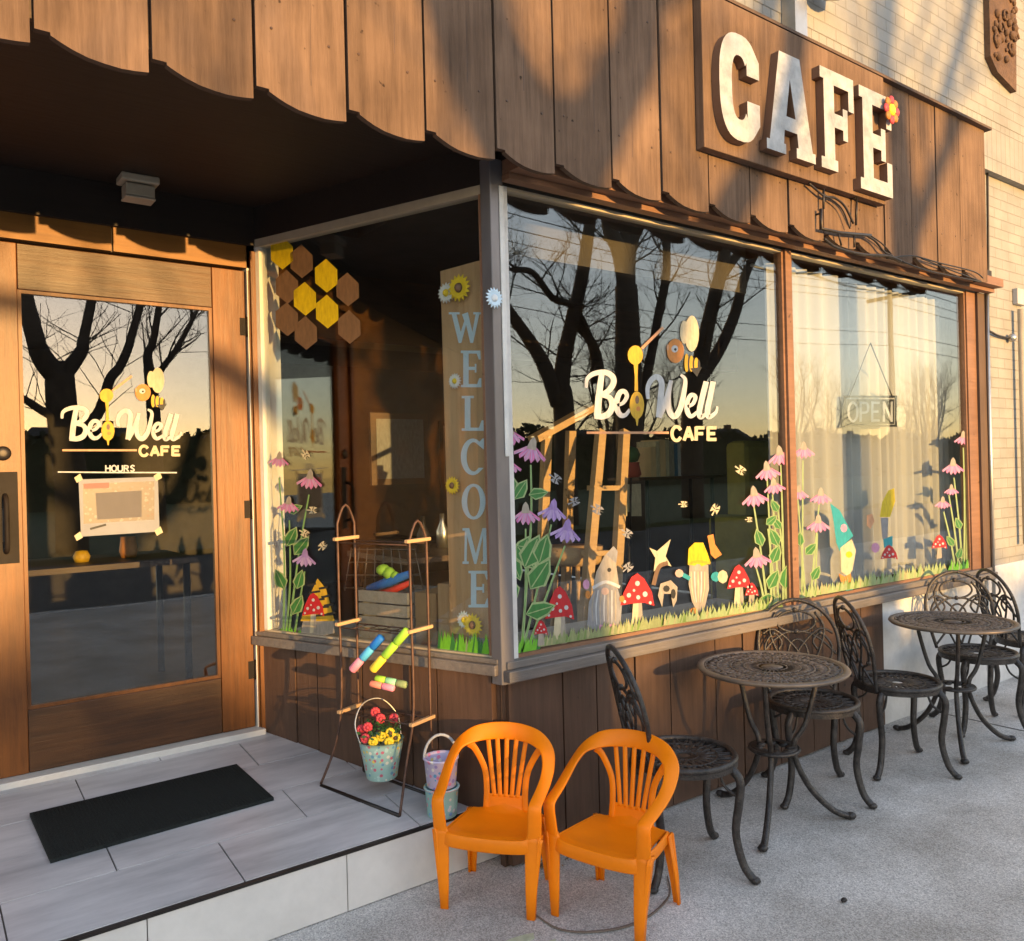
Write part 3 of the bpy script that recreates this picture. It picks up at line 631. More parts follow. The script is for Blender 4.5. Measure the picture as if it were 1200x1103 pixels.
def mushroom(A, x, y0, y1, w_, wb):
    h = (y1-y0); A.poly([(x-wb, y1), (x-wb*.7, y0+h*.45), (x+wb*.7, y0+h*.42), (x+wb, y1-1)], 'art_cream' if w_ > 12 else 'art_beige')
    A.poly([(x+wb*.1, y1-1), (x+wb*.2, y0+h*.45), (x+wb*.7, y0+h*.42), (x+wb, y1-1)], 'art_beige')
    A.poly([(x-w_, y0+h*.55), (x-w_*.8, y0+h*.3), (x-w_*.35, y0+h*.02), (x, y0-h*.05), (x+w_*.4, y0+h*.05), (x+w_*.85, y0+h*.3), (x+w_, y0+h*.56), (x+w_*.4, y0+h*.5), (x-w_*.4, y0+h*.52)], 'art_red')
    for dx, dy, r in ((-.5, .36, .13), (0, .14, .14), (.45, .34, .15), (.05, .40, .12), (-.75, .48, .09), (.75, .5, .09), (-.2, .27, .08)): A.ell(x+dx*w_, y0+dy*h, r*w_, r*w_*1.1, 'art_white', 8)
def tuft(A, x0, x1, yb, h, m, st=3.0, slope=0.0):
    x = x0
    while x < x1:
        hh = h*random.uniform(.55, 1.1); y = yb+(x-x0)*slope
        A.poly([(x-st*.6, y+1), (x+random.uniform(-2, 2), y-hh), (x+st*.7, y+1)], m if random.random() < .55 else random.choice(['art_moss', 'art_straw', m] if m != 'art_lime' else ['art_green', 'art_palegreen', m])); x += st*random.uniform(.35, .6)
def fly(A, x, y, s, a, m='art_cream'):
    c, q = math.cos(a), math.sin(a); g = lambda u, v: (x+(u*c-v*q)*s, y+(u*q+v*c)*s)
    A.poly([g(-1, -.12), g(1, 0), g(-1, .12)], m); 
    for v in (-1, 1): A.poly([g(-.1, 0), g(-.6, v*.55), g(.2, v*.6)], m); A.poly([g(.1, 0), g(.3, v*.6), g(.8, v*.4)], m)
D = lambda k, n, lab, i: bb(k, n, lab, wf[i])
# front window: tall clump by the post
A = Art('front')
for P in ([(601, 765), (602, 650), (598, 525)], [(611, 762), (622, 620), (622, 545)], [(607, 762), (592+5, 640), (592+3, 560)], [(612, 762), (616, 690), (616, 620)], [(612, 764), (630, 690), (646, 615)], [(618, 762), (640, 700), (662, 640)]):
    A.stroke(P, (3.2, 2.6, 1.8), 'art_palegreen'); A.stroke(P, (1.6, 1.3, .9), 'art_stem')
for x, y, l, a in ((603, 585, 26, -1.0), (603, 575, 22, -2.0), (620, 580, 22, -.15), (604, 660, 34, -1.1), (606, 640, 34, .9), (615, 665, 40, -1.15), (622, 690, 40, -1.0), (632, 660, 34, -1.3), (617, 720, 34, -.3), (606, 700, 26, -2.1), (600, 655, 26, 1.2)): leaf(A, x, y, l, a)
for x, y, s, m, t in ((598, 508, 15, 'art_pink', -.1), (623, 525, 18, 'art_pink', .25), (596, 543, 14, 'art_pink', 0), (616, 600, 16, 'art_pink', 0), (648, 596, 16, 'art_purple', .15), (664, 620, 17, 'art_purple', .2)): coneflower(A, x, y, s, m, t)
D(A, 'painted_coneflowers', 'pink and purple coneflowers painted beside the corner post', 0)
A = Art('front'); tuft(A, 597, 633, 766, 20, 'art_lime', 4, -.15); tuft(A, 633, 916, 757, 15, 'art_grass', 4, -.166); tuft(A, 780, 916, 732, 13, 'art_palegreen', 4, -.166); D(A, 'painted_grass', 'green and grey grass painted along the foot of the pane', 0)
for x, y0, y1, w2, wb, lab in ((656, 690, 755, 17, 8, 'red mushroom left of the grey gnome'), (634, 728, 757, 8, 4, 'smallest red mushroom by the bright grass'), (747, 675, 738, 20, 7, 'red mushroom right of the grey gnome'), (866, 664, 712, 14, 6, 'red mushroom right of the yellow gnome'), (881, 684, 710, 8, 4, 'small red mushroom by the mullion')):
    A = Art('front'); A.d = .0035; mushroom(A, x, y0, y1, w2, wb); D(A, 'painted_mushroom', lab, 0)
A = Art('front'); A.d = .0035
A.poly([(688, 735), (690, 706), (698, 688), (712, 682), (724, 690), (729, 708), (727, 733), (720, 739), (712, 731), (704, 742), (696, 738)], 'art_grey')
for i in range(7): A.stroke([(697+i*4, 692), (694+i*4.6, 712), (695+i*4.4, 728+(i % 3)*4)], (1.4, 1.8, .8), 'art_white' if i % 2 else 'art_beige')
A.poly([(694, 693), (699, 670), (708, 652), (719, 640), (724, 646), (722, 662), (726, 690), (710, 684)], 'art_beige'); A.poly([(711, 650), (719, 640), (724, 646), (722, 660), (716, 655)], 'art_grey'); A.stroke([(695, 689), (710, 682), (726, 688)], 3.5, 'art_white'); A.ell(709, 693, 4.5, 4.5, 'art_skin', 10); A.ell(714, 668, 2.4, 2.6, 'art_black', 8)
A.poly([(700, 742), (703, 732), (709, 733), (710, 743)], 'art_palepink'); A.poly([(713, 741), (714, 732), (721, 731), (723, 738)], 'art_palepink')
A.ell(687, 685, 4, 6, 'art_palepink', 8); A.ell(689, 697, 3, 5, 'art_orange', 8); A.ell(729, 702, 3, 4, 'art_orange', 8); D(A, 'painted_gnome', 'grey gnome with a tall beige hat', 0)
A = Art('front'); A.d = .0035
A.poly([(808, 662), (830, 662), (831, 690), (826, 712), (818, 719), (811, 705), (807, 685)], 'art_beige'); A.poly([(806, 662), (807, 643), (814, 636), (824, 636), (829, 648), (833, 660), (822, 664)], 'art_yellow')
A.ell(818, 665, 4, 4, 'art_skin', 10)
for i in range(5): A.stroke([(810+i*4, 670), (811+i*3.6, 690), (814+i*2.2, 706)], (1.2, 1.5, .6), 'art_white' if i % 2 else 'art_cream')
A.stroke([(807, 661), (818, 658), (832, 660)], 3, 'art_gold'); A.stroke([(808, 678), (799, 673)], 5, 'art_teal', False); A.ell(796, 672, 5, 5, 'art_skin', 8); A.ell(839, 676, 6, 6, 'art_teal', 8); A.ell(847, 676, 6, 8, 'art_cream', 8); A.ell(813, 716, 4, 4, 'art_orange', 8); D(A, 'painted_gnome', 'cream bearded gnome with a yellow hat', 0)
A = Art('front'); A.d = .003
A.poly([(761, 642), (770, 646), (786, 632), (780, 652), (787, 664), (775, 660), (766, 670), (768, 654)], 'art_cream'); A.stroke([(766, 685), (772, 665), (782, 660)], 5, 'art_brown'); D(A, 'painted_bird', 'cream bird with spread wings', 0)
A = Art('front'); A.d = .003; A.poly([(771, 698), (774, 684), (786, 680), (794, 688), (793, 704), (789, 712), (786, 696), (778, 696), (776, 712)], 'art_beige'); A.ell(781, 690, 4, 4, 'art_black', 8); A.ell(789, 696, 3, 6, 'art_black', 8); D(A, 'painted_dog', 'small black and cream animal beside the yellow gnome', 0)
A = Art('front'); A.d = .003
A.poly([(829, 628), (836, 626), (838, 638), (846, 650), (838, 655), (833, 650)], 'art_orange'); D(A, 'painted_butterfly', 'orange butterfly above the yellow gnome', 0)
for x, y, s, a, m in ((868, 551, 8, .6, 'art_cream'), (838, 597, 8, -1.1, 'art_cream'), (801, 591, 6, 0, 'art_cream'), (878, 609, 5, 0, 'art_cream'), (651, 561, 9, .6, 'art_grey'), (673, 588, 8, -.4, 'art_grey'), (700, 597, 9, .5, 'art_grey'), (735, 625, 8, .6, 'art_grey'), (736, 665, 8, -.7, 'art_grey')): A = Art('front'); A.d = .003; fly(A, x, y, s, a, m); D(A, 'painted_dragonfly', 'cream dragonfly' if m == 'art_cream' else 'grey dragonfly', 0)
A = Art('front'); A.d = .003
for x0, x1, y1 in ((895, 883, 590), (900, 899, 560), (908, 905, 575), (914, 915, 545), (918, 912, 600), (892, 886, 665), (904, 900, 620)): A.stroke([(x0+4, 708), ((x0+x1)/2+3, (708+y1)/2), (x1, y1)], (3, 2.2, 1.6), 'art_palegreen')
for x, y, l, a in ((905, 660, 22, -1.2), (912, 640, 22, -2), (908, 700, 20, 2.9), (915, 620, 16, -2.2), (901, 690, 24, -1.1), (920, 690, 26, -1.5), (893, 640, 20, -1.9), (898, 615, 16, -.7), (912, 600, 16, -2.1)): leaf(A, x, y, l, a)
for x, y, s in ((914, 532, 14), (899, 550, 14), (907, 568, 12), (884, 580, 15), (887, 652, 15)): coneflower(A, x, y, s, 'art_pink', -.15)
D(A, 'painted_coneflowers', 'pink coneflowers painted beside the mullion', 0)
# curtained window
A = Art('front'); A.d = .002
for x0, x1, y1 in ((940, 941, 540), (944, 935, 585), (950, 960, 590), (955, 958, 625)): A.stroke([(x0, 700), ((x0+x1)/2, (700+y1)/2), (x1, y1)], (2.6, 2, 1.4), 'art_palegreen')
for x, y, l, a in ((944, 650, 18, -.8), (952, 680, 18, -1.1), (938, 640, 16, -1.6)): leaf(A, x, y, l, a)
for x, y, s in ((942, 526, 12), (936, 576, 11), (962, 580, 12), (959, 612, 13)): coneflower(A, x, y, s, 'art_palepink')
D(A, 'painted_coneflowers', 'pale pink coneflowers over the curtain by the mullion', 1)
A = Art('front'); A.d = .002
for x0, x1, y1 in ((1130, 1129, 525), (1128, 1118, 560), (1124, 1112, 580), (1120, 1106, 600), (1133, 1132, 560)): A.stroke([(x0, 668), ((x0+x1)/2+1, (668+y1)/2), (x1, y1)], (2.6, 2, 1.4), 'art_palegreen')
for x, y, l, a in ((1118, 640, 14, -2.2), (1126, 620, 14, -2.0), (1122, 655, 14, -1.2)): leaf(A, x, y, l, a)
for x, y, s in ((1129, 512, 10), (1117, 545, 12), (1115, 573, 8), (1105, 588, 9)): coneflower(A, x, y, s, 'art_pink')
tuft(A, 1112, 1138, 671, 14, 'art_lime', 4, -.18); D(A, 'painted_coneflowers', 'pink coneflowers in the far right corner of the curtained pane', 1)
A = Art('front'); A.d = .002; tuft(A, 938, 1110, 700, 14, 'art_palegreen', 3.4, -.178); D(A, 'painted_grass', 'pale green grass painted over the curtain', 1)
A = Art('front'); A.d = .003
A.poly([(973, 590), (984, 598), (993, 615), (1000, 628), (992, 636), (984, 646), (980, 636), (977, 612)], 'art_teal'); A.poly([(985, 642), (998, 632), (1003, 645), (999, 668), (994, 676), (986, 670)], 'art_cream'); A.ell(989, 619, 4, 5, 'art_palepink', 8); A.ell(995, 650, 4, 4, 'art_yellow', 8)
A.poly([(983, 672), (990, 676), (997, 672), (998, 680), (992, 692), (986, 684)], 'art_orange'); A.poly([(990, 694), (995, 687), (1000, 690), (994, 697)], 'art_teal'); D(A, 'painted_gnome', 'gnome with a turquoise hat', 1)
A = Art('front'); A.d = .003
A.poly([(1031, 606), (1034, 588), (1041, 575), (1048, 572), (1049, 588), (1043, 606)], 'art_yellow'); A.poly([(1032, 607), (1041, 607), (1040, 632), (1034, 632)], 'art_grey'); A.poly([(1035, 632), (1046, 628), (1046, 640), (1036, 642)], 'art_teal'); A.ell(1026, 642, 5, 6, 'art_palepink', 8); D(A, 'painted_gnome', 'gnome with a yellow hat over the curtain', 1)
for x, y0, y1, w2, wb, lab in ((1042, 640, 668, 10, 3, 'red mushroom under the small yellow hat'), (1101, 628, 655, 9, 3, 'red mushroom at the right of the curtain')):
    A = Art('front'); A.d = .0035; mushroom(A, x, y0, y1, w2, wb); D(A, 'painted_mushroom', lab, 1)
A = Art('front'); A.d = .003
A.poly([(1016, 604), (1022, 602), (1025, 611), (1020, 620), (1016, 616)], 'art_peach'); D(A, 'painted_butterfly', 'peach butterfly left of the yellow hat', 1)
# side window
HEX = [(330, 296, 1), (353, 306, 0), (336, 336, 0), (382, 323, 1), (357, 350, 1), (407, 339, 0), (383, 365, 1), (336, 374, 0), (358, 390, 0), (409, 383, 0)]
for x, y, g in HEX:
    A = Art('side'); A.poly([(x+a, y+b) for a, b in ((-13, -9), (0, -19.5), (13, -7), (13.5, 10), (1, 20), (-12.5, 9))], 'art_yellow' if g else 'art_brown')
    D(A, 'hexagon_decal', 'yellow hexagon' if g else 'brown hexagon', 2)
A = Art('side')
for P in ([(332, 745), (333, 650), (327, 560)], [(338, 745), (350, 650), (362, 580)], [(345, 745), (352, 700), (357, 670)], [(335, 745), (340, 680), (339, 610)]): A.stroke(P, (2.6, 2, 1.5), 'art_stem')
for x, y, l, a in ((336, 640, 24, -1.1), (345, 650, 26, -.9), (333, 690, 24, -2.0), (348, 690, 22, -1.3), (337, 600, 18, -.4), (343, 720, 24, -1.1)): leaf(A, x, y, l, a)
for x, y, s, m in ((327, 537, 11, 'art_pink'), (363, 560, 14, 'art_pink'), (338, 590, 12, 'art_pink'), (357, 652, 13, 'art_purple')): coneflower(A, x, y, s, m, .1)
D(A, 'painted_coneflowers', 'pink coneflowers painted near the door', 2)
A = Art('side'); tuft(A, 328, 362, 747, 13, 'art_lime', 4, .07); D(A, 'painted_grass', None, 2)
A = Art('side'); tuft(A, 515, 572, 760, 22, 'art_lime', 4, .1); D(A, 'painted_grass', None, 2)
A = Art('side'); A.d = .003
A.poly([(352, 746), (356, 720), (390, 720), (392, 742), (376, 746)], 'art_beige'); A.poly([(352, 728), (362, 700), (372, 678), (382, 690), (392, 728)], 'art_gold')
for i in range(5): A.stroke([(361+i*1.0, 686+i*9), (370+i*5, 684+i*9), ], 2.5, 'art_black', False)
for i in range(4): A.stroke([(374+i*3, 690+i*10), (384+i*3, 688+i*10)], 2.6, 'art_black', False)
mushroom(A, 367, 697, 742, 13, 4); D(A, 'painted_gnome', 'gnome with a black and yellow striped hat and a red mushroom', 2)
for x, y, a in ((358, 533, 1.0), (366, 598, 0), (357, 625, .5), (378, 640, -.8)): A = Art('side'); A.d = .003; fly(A, x, y, 7, a, 'art_cream'); D(A, 'painted_dragonfly', 'cream dragonfly', 2)

# ================================================================== SIGNS
cs = thing('cafe_sign', 'brown board sign with white block letters reading CAFE on the fascia', 'sign', (3.5, FP, 3.1))
csi = Matrix.Translation((-3.5, -FP, -3.1))
def cb(k, name, root, inv, label=None, bevel=0): o = k.build(name, None, label, bevel); o.parent = root; o.matrix_parent_inverse = inv; return o
k = MB(); k.box((2.775, FP-.048, 2.835), (4.21, FP-.004, 3.50), 'fascia'); cb(k, 'sign_board', cs, csi, bevel=.003)
LY = FP-.09
def letter(ch, x0, x1, z0, z1):
    k = MB(); W, H = x1-x0, z1-z0; F = lambda a, b: (x0+a*W, LY, z0+b*H); t = .30; h = .17
    if ch == 'C':
        def ring(rx, ry, cx=.5, cy=.5, a0=0, a1=0): return [(cx+rx*math.copysign(abs(math.cos(q))**.75, math.cos(q)), cy+ry*math.copysign(abs(math.sin(q))**.75, math.sin(q))) for q in [a0+(a1-a0)*i/28 for i in range(29)]]
        out = ring(.5, .5, a0=R_(30), a1=R_(330)); inn = ring(.5-t, .5-h*.8, a0=R_(330), a1=R_(30))
        L = [out+[(1, .38), (.70, .38)]+inn[1:-1]+[(.70, .64), (1, .64)]]
        out = [(1, .64), (1, .80)]+ring(.5, .5, a0=R_(48), a1=R_(312))+[(1, .20), (1, .40), (.68, .40), (.68, .24)]+ring(.19, .30, cx=.49, a0=R_(318), a1=R_(42))+[(.68, .76), (.68, .64)]
        L = [out]
    if ch == 'A': L = [[(0, 0), (.38, 0), (.38, .10), (.34, .10), (.36, .24), (.62, .24), (.64, .10), (.60, .10), (.60, 0), (1, 0), (1, .10), (.94, .10), (.70, 1), (.28, 1), (.06, .10), (0, .10)], [(.40, .38), (.49, .76), (.59, .38)]]
    if ch == 'F': L = [[(0, 0), (.48, 0), (.48, .11), (.40, .11), (.40, .44), (.66, .44), (.66, .34), (.80, .34), (.80, .66), (.66, .66), (.66, .58), (.40, .58), (.40, .86), (.84, .86), (.84, .66), (1, .66), (1, 1), (0, 1), (0, .89), (.10, .89), (.10, .11), (0, .11)]]
    if ch == 'E': L = [[(0, 0), (1, 0), (1, .34), (.84, .34), (.84, .14), (.40, .14), (.40, .44), (.66, .44), (.66, .34), (.80, .34), (.80, .66), (.66, .66), (.66, .58), (.40, .58), (.40, .86), (.84, .86), (.84, .68), (1, .68), (1, 1), (0, 1), (0, .89), (.10, .89), (.10, .11), (0, .11)]]
    k.prism(L, F, (0, .041, 0), 'sign_white', 'sign_side'); cb(k, 'letter', cs, csi, 'white block letter '+ch)
letter('C', 2.83, 3.10, 2.885, 3.345); letter('A', 3.145, 3.515, 2.895, 3.355); letter('F', 3.565, 3.85, 2.895, 3.375); letter('E', 3.90, 4.20, 2.855, 3.37)
# small flower ornament on the E
k = MB(); c = Vector((4.17, LY-.02, 3.30))
for i in range(8):
    a = i*PI/4; k.ball(c+Vector((.05*math.cos(a), 0, .05*math.sin(a))), .024, 'art_orange' if i % 2 else 'petal_red', 8, (1, .4, 1))
k.ball(c, .032, 'petal_yellow', 10, (1, .5, 1)); k.tube([c+Vector((0, .01, 0)), c+Vector((0, .03, 0))], .006, 'dark_metal'); tag(k.build('sign_flower'), 'small orange and yellow flower ornament fixed on the letter E of the cafe sign', 'ornament')
# wire bracket ornament below the sign
k = MB(); P = lambda x, y: at(x, y, FP-.03)
def wire(pts, r=.006, m='dark_metal', sm=True): k.tube(catmull([P(*p) for p in pts], 6) if sm else [P(*p) for p in pts], r, m, 6)
wire([(948, 215), (966, 230), (978, 232), (990, 242), (1000, 262)]); wire([(966, 228), (986, 244), (996, 268)], .004)
wire([(962, 245), (962, 268), (985, 273), (1020, 276)], .009, sm=False); wire([(1004, 230), (1003, 264)], .006, sm=False); wire([(965, 222), (965, 245)], .006, sm=False)
wire([(982, 272), (986, 288)], .005, sm=False); wire([(1001, 275), (1001, 290)], .005, sm=False)
wire([(1015, 276), (1026, 283), (1036, 295), (1046, 300)]); wire([(1020, 276), (1034, 286), (1044, 297)], .004)
wire([(966, 280), (980, 290), (1010, 298), (1040, 300), (1056, 306)], .007); wire([(1046, 302), (1070, 300), (1100, 308), (1140, 318), (1152, 326)], .004); wire([(1080, 303), (1110, 315), (1150, 330)], .004); wire([(1056, 306), (1090, 318), (1148, 330)], .004)
for x, y in ((962, 250), (1003, 232), (1046, 301), (1148, 329)): k.tube([P(x, y), P(x, y)+Vector((0, .034, 0))], .005, 'dark_metal', 6)
tag(k.build('wire_bracket'), 'thin bent black wire bracket fixed on the fascia boards below the CAFE letters', 'bracket')
# open sign
op = thing('open_sign', 'small black framed sign reading OPEN hanging in the curtained window', 'sign', at(1020, 483, 2.60)); inv = Matrix.Translation(-op.location)
class Flat(Art):
    def __init__(s, P, n): MB.__init__(s); s.P = P; s.n = n; s.d = 0
    def F(s, d): return (lambda a, b: onplane(a, b, s.P+s.n*d, s.n)), s.n
NF = Vector((0, -1, 0))
k = Flat(Vector((0, 2.612, 0)), NF)
for P_ in ([(990, 465), (990, 499)], [(1050, 465), (1050, 499)], [(989, 465), (1051, 465)], [(989, 499), (1051, 499)]): k.stroke(P_, 2.6, 'dark_metal', False)
cb(k, 'sign_frame', op, inv)
k = Flat(Vector((0, 2.609, 0)), NF); k.poly([(992, 468), (1048, 468), (1048, 497), (992, 497)], 'dark_metal'); cb(k, 'sign_board', op, inv)
k = Flat(Vector((0, 2.606, 0)), NF)
for i, ch in enumerate('OPEN'): sans(k, ch, 995+i*13.6, 471, 9.2, 23, 5.0, 'dark_metal'); 
for i, ch in enumerate('OPEN'): sans(k, ch, 995+i*13.6, 471, 9.2, 23, 2.6, 'sign_white')
cb(k, 'lettering', op, inv)
k = MB(); k.tube([at(995, 466, 2.612), at(1020, 402, 2.612)], .0025, 'dark_metal', 5); k.tube([at(1046, 466, 2.612), at(1020, 402, 2.612)], .0035, 'dark_metal', 5); cb(k, 'hanging_cord', op, inv)
# welcome sign: tall board behind the side window at the corner
ws = thing('welcome_sign', 'tall wooden board with pale blue letters reading WELCOME behind the side window', 'sign', side(.12, .8, -.08)); wi = Matrix.Translation(-ws.location)
WP = side(0, 0, -.055)
k = Flat(WP, sn)
f, n_ = k.F(0); k.prism([[(516, 318), (574, 302), (576, 750), (528, 742)]], f, -sn*.02, 'plank_wood'); cb(k, 'board', ws, wi)
k = Flat(WP, sn); k.d = .0015
def serif(ch, x, y, w_, h):
    T = lambda L: [(x+a*w_, y+(1-b)*h-a*w_*.0) for a, b in L]
    m = 'letter_blue'
    if ch == 'E': k.poly(T([(0, 0), (1, 0), (1, .25), (.9, .25), (.8, .09), (.38, .09), (.38, .47), (.68, .47), (.68, .40), (.76, .40), (.76, .64), (.68, .64), (.68, .56), (.38, .56), (.38, .92), (.78, .92), (.88, .76), (.97, .76), (.95, 1), (0, 1), (0, .93), (.12, .93), (.12, .07), (0, .07)]), m)
    if ch == 'L': k.poly(T([(0, 0), (1, 0), (1, .30), (.9, .30), (.78, .09), (.40, .09), (.40, .93), (.55, .93), (.55, 1), (0, 1), (0, .93), (.14, .93), (.14, .07), (0, .07)]), m)
    if ch == 'C':
        o = [(.5+.5*math.cos(a), .5+.5*math.sin(a)) for a in [R_(45+i*10) for i in range(28)]]; i_ = [(.54+.30*math.cos(a), .5+.40*math.sin(a)) for a in [R_(312-i*10) for i in range(26)]]
        k.poly(T([(.96, .70), (.98, 1.0), (.90, 1.0)]+o[1:-1]+[(.95, .2)]+i_), m)
    if ch == 'O':
        o = [(.5+.5*math.cos(a*PI/12), .5+.5*math.sin(a*PI/12)) for a in range(24)]; i_ = [(.5+.27*math.cos(a*PI/12), .5+.42*math.sin(a*PI/12)) for a in range(24)]
        f, n_ = k.F(k.d); k.prism([T(o), T(i_)], f, -sn*.0004, m); k.d += .0001
    if ch == 'M': k.poly(T([(0, 0), (.24, 0), (.24, .07), (.16, .07), (.18, .78), (.46, 0), (.54, 0), (.80, .80), (.80, .07), (.72, .07), (.72, 0), (1.05, 0), (1.05, .07), (.97, .07), (.95, .93), (1.03, .93), (1.03, 1), (.78, 1), (.52, .28), (.26, 1), (0, 1), (0, .93), (.09, .93), (.07, .07), (0, .07)]), m)
    if ch == 'W': k.poly(T([(.27, 0), (.36, 0), (.52, .60), (.66, 0), (.75, 0), (.96, .93), (1.04, .93), (1.04, 1), (.76, 1), (.76, .93), (.84, .93), (.73, .35), (.58, 1), (.30, 1), (.30, .93), (.38, .93), (.46, .72), (.34, .35), (.20, .93), (.30, .93), (.30, 1), (-.06, 1), (-.06, .93), (.04, .93)]), m)
for ch, x, y, w2, h in (('W', 528, 366, 35, 36), ('E', 540, 411, 24, 43), ('L', 541, 464, 26, 41), ('C', 540, 514, 28, 43), ('O', 541, 567, 28, 42), ('M', 542, 619, 30, 42), ('E', 549, 669, 24, 43)): serif(ch, x, y, w2, h)
cb(k, 'lettering', ws, wi)
def sunflower(root, inv, px, py, r, petal, centre, P, n, label, white=None):
    k = MB(); c = onplane(px, py, P, n)+n*.012; ax = Vector((0, 0, 1)); bx = n.cross(ax)
    for j in range(16):
        a = j*PI/8; d = bx*math.cos(a)+ax*math.sin(a); e = -bx*math.sin(a)+ax*math.cos(a)
        pts = [c+d*r*.3-e*r*.12, c+d*r*.7-e*r*.16+n*.004, c+d*r*1.05, c+d*r*.7+e*r*.16+n*.004, c+d*r*.3+e*r*.12]
        k.add(pts+[p-n*.003 for p in pts], [(0, 1, 2, 3, 4), (9, 8, 7, 6, 5), (0, 5, 6, 1), (1, 6, 7, 2), (2, 7, 8, 3), (3, 8, 9, 4)], petal)
    k.ball(c, r*.38, centre, 12, (1, .8, 1)); cb(k, 'flower', root, inv, label)
for px_, py_, r, pe, ce, lab in ((540, 338, .052, 'petal_yellow', 'art_brown', 'yellow sunflower at the top'), (525, 344, .040, 'daisy', 'petal_yellow', 'white daisy at the top'), (535, 447, .030, 'daisy', 'petal_yellow', 'small white daisy'), (532, 569, .034, 'petal_yellow', 'art_brown', 'yellow sunflower half way down'), (556, 732, .045, 'petal_yellow', 'art_brown', 'yellow sunflower at the foot'), (546, 726, .035, 'daisy', 'petal_yellow', 'white daisy at the foot')):
    sunflower(ws, wi, px_, py_, r, pe, ce, WP+sn*.004*(1 if 'daisy' in lab else 3), sn, lab)
pf = thing('post_flower', 'pale blue silk flower fixed on the corner post at eye height', 'flower', onplane(576, 352, Vector((0, 2.50, 0)), Vector((0, -1, 0))))
sunflower(pf, Matrix.Translation(-pf.location), 577, 350, .038, 'letter_blue', 'daisy', Vector((0, 2.512, 0)), Vector((0, -1, 0)), None)

# porch lamp
c = Vector((.84, 3.72-.12, 2.72)); pl = thing('porch_lamp', 'small square grey porch lamp under the dark soffit', 'lamp', c)
k = MB(); k.box((-.072, -.052, -.03), (.072, .052, 0), 'frame_tan'); k.build('lamp_base', pl, bevel=.006)
k = MB(); k.box((-.055, -.040, -.085), (.055, .040, -.036), 'frame_tan'); k.box((-.058, -.043, -.095), (.058, .043, -.086), 'frame_tan'); k.build('lamp_shade', pl, bevel=.006)
# pipe, box and cable at the right end of the wall
k = MB(); p = at(1194, 345, 2.50); k.box((p.x+.02, 2.515, p.z-.06), (p.x+.16, 2.549, p.z+.05), 'concrete_wall'); tag(k.build('wall_box', bevel=.004), 'grey metal junction box on the cream brick wall at the right', 'box')
k = MB(); k.tube([(p.x+.02, 2.50, p.z-.10), (p.x+.02, 2.50, .9)], .02, 'frame_tan', 10); tag(k.build('wall_pipe'), 'vertical tan conduit running down the cream brick wall from the grey box', 'pipe')
k = MB(); k.tube(catmull([at(1157, 200, 2.53), at(1158, 300, 2.53), at(1158, 378, 2.53), at(1163, 390, 2.53), at(1180, 396, 2.53), at(1190, 394, 2.50)], 6), .008, 'dark_metal', 6); k.ball(at(1186, 396, 2.52), .03, 'steel'); tag(k.build('cable'), 'black cable looping down the brick wall beside the shop front', 'cable')
k = MB(); p = at(965, 3, 2.45); k.lathe([(.11, .05), (.10, 0), (.04, -.03), (.0, -.035)], 'steel', (p.x, 2.36, p.z+.02), 20); k.tube([(p.x, 2.36, p.z+.07), (p.x, 2.36, p.z+.2), (p.x, 2.49, p.z+.22)], .012, 'dark_metal'); tag(k.build('wall_lamp'), 'round grey wall lamp above the CAFE letters at the top edge', 'lamp')
k = MB(); k.box((3.62, 2.42, 3.54), (3.72, 2.497, 9), 'steel'); tag(k.build('drainpipe'), 'grey square drainpipe on the brick wall above the sign', 'pipe')
k = MB(); k.box((6.9, 2.2, .62), (8.4, 2.5, .66), 'trim'); k.box((7.0, 2.25, 0), (7.08, 2.45, .62), 'dark_wood'); k.box((8.2, 2.25, 0), (8.28, 2.45, .62), 'dark_wood'); tag(k.build('wall_shelf'), 'narrow brown wooden table against the white wall base', 'table')
# doormat
k = MB(); q = [Vector((.385, 3.44, 0)), Vector((.400, 3.08, 0)), Vector((1.155, 3.105, 0)), Vector((1.13, 3.45, 0))]
k.add([(v.x, v.y, zt(v.y)+o) for o in (.001, .013) for v in q], [(0, 3, 2, 1)[::-1], (4, 5, 6, 7), (0, 1, 5, 4), (1, 2, 6, 5), (2, 3, 7, 6), (3, 0, 4, 7)], 'mat_rubber')
for i in range(1, 60):
    t = i/60; a_ = q[0].lerp(q[3], t); b_ = q[1].lerp(q[2], t); a2 = a_.lerp(b_, .02); b2 = a_.lerp(b_, .98)
    k.tube([(a2.x, a2.y, zt(a2.y)+.0135), (b2.x, b2.y, zt(b2.y)+.0135)], .0026, 'mat_rubber', 5)
tag(k.build('doormat'), 'black rectangular doormat lying on the pale tiled step in front of the door', 'mat')

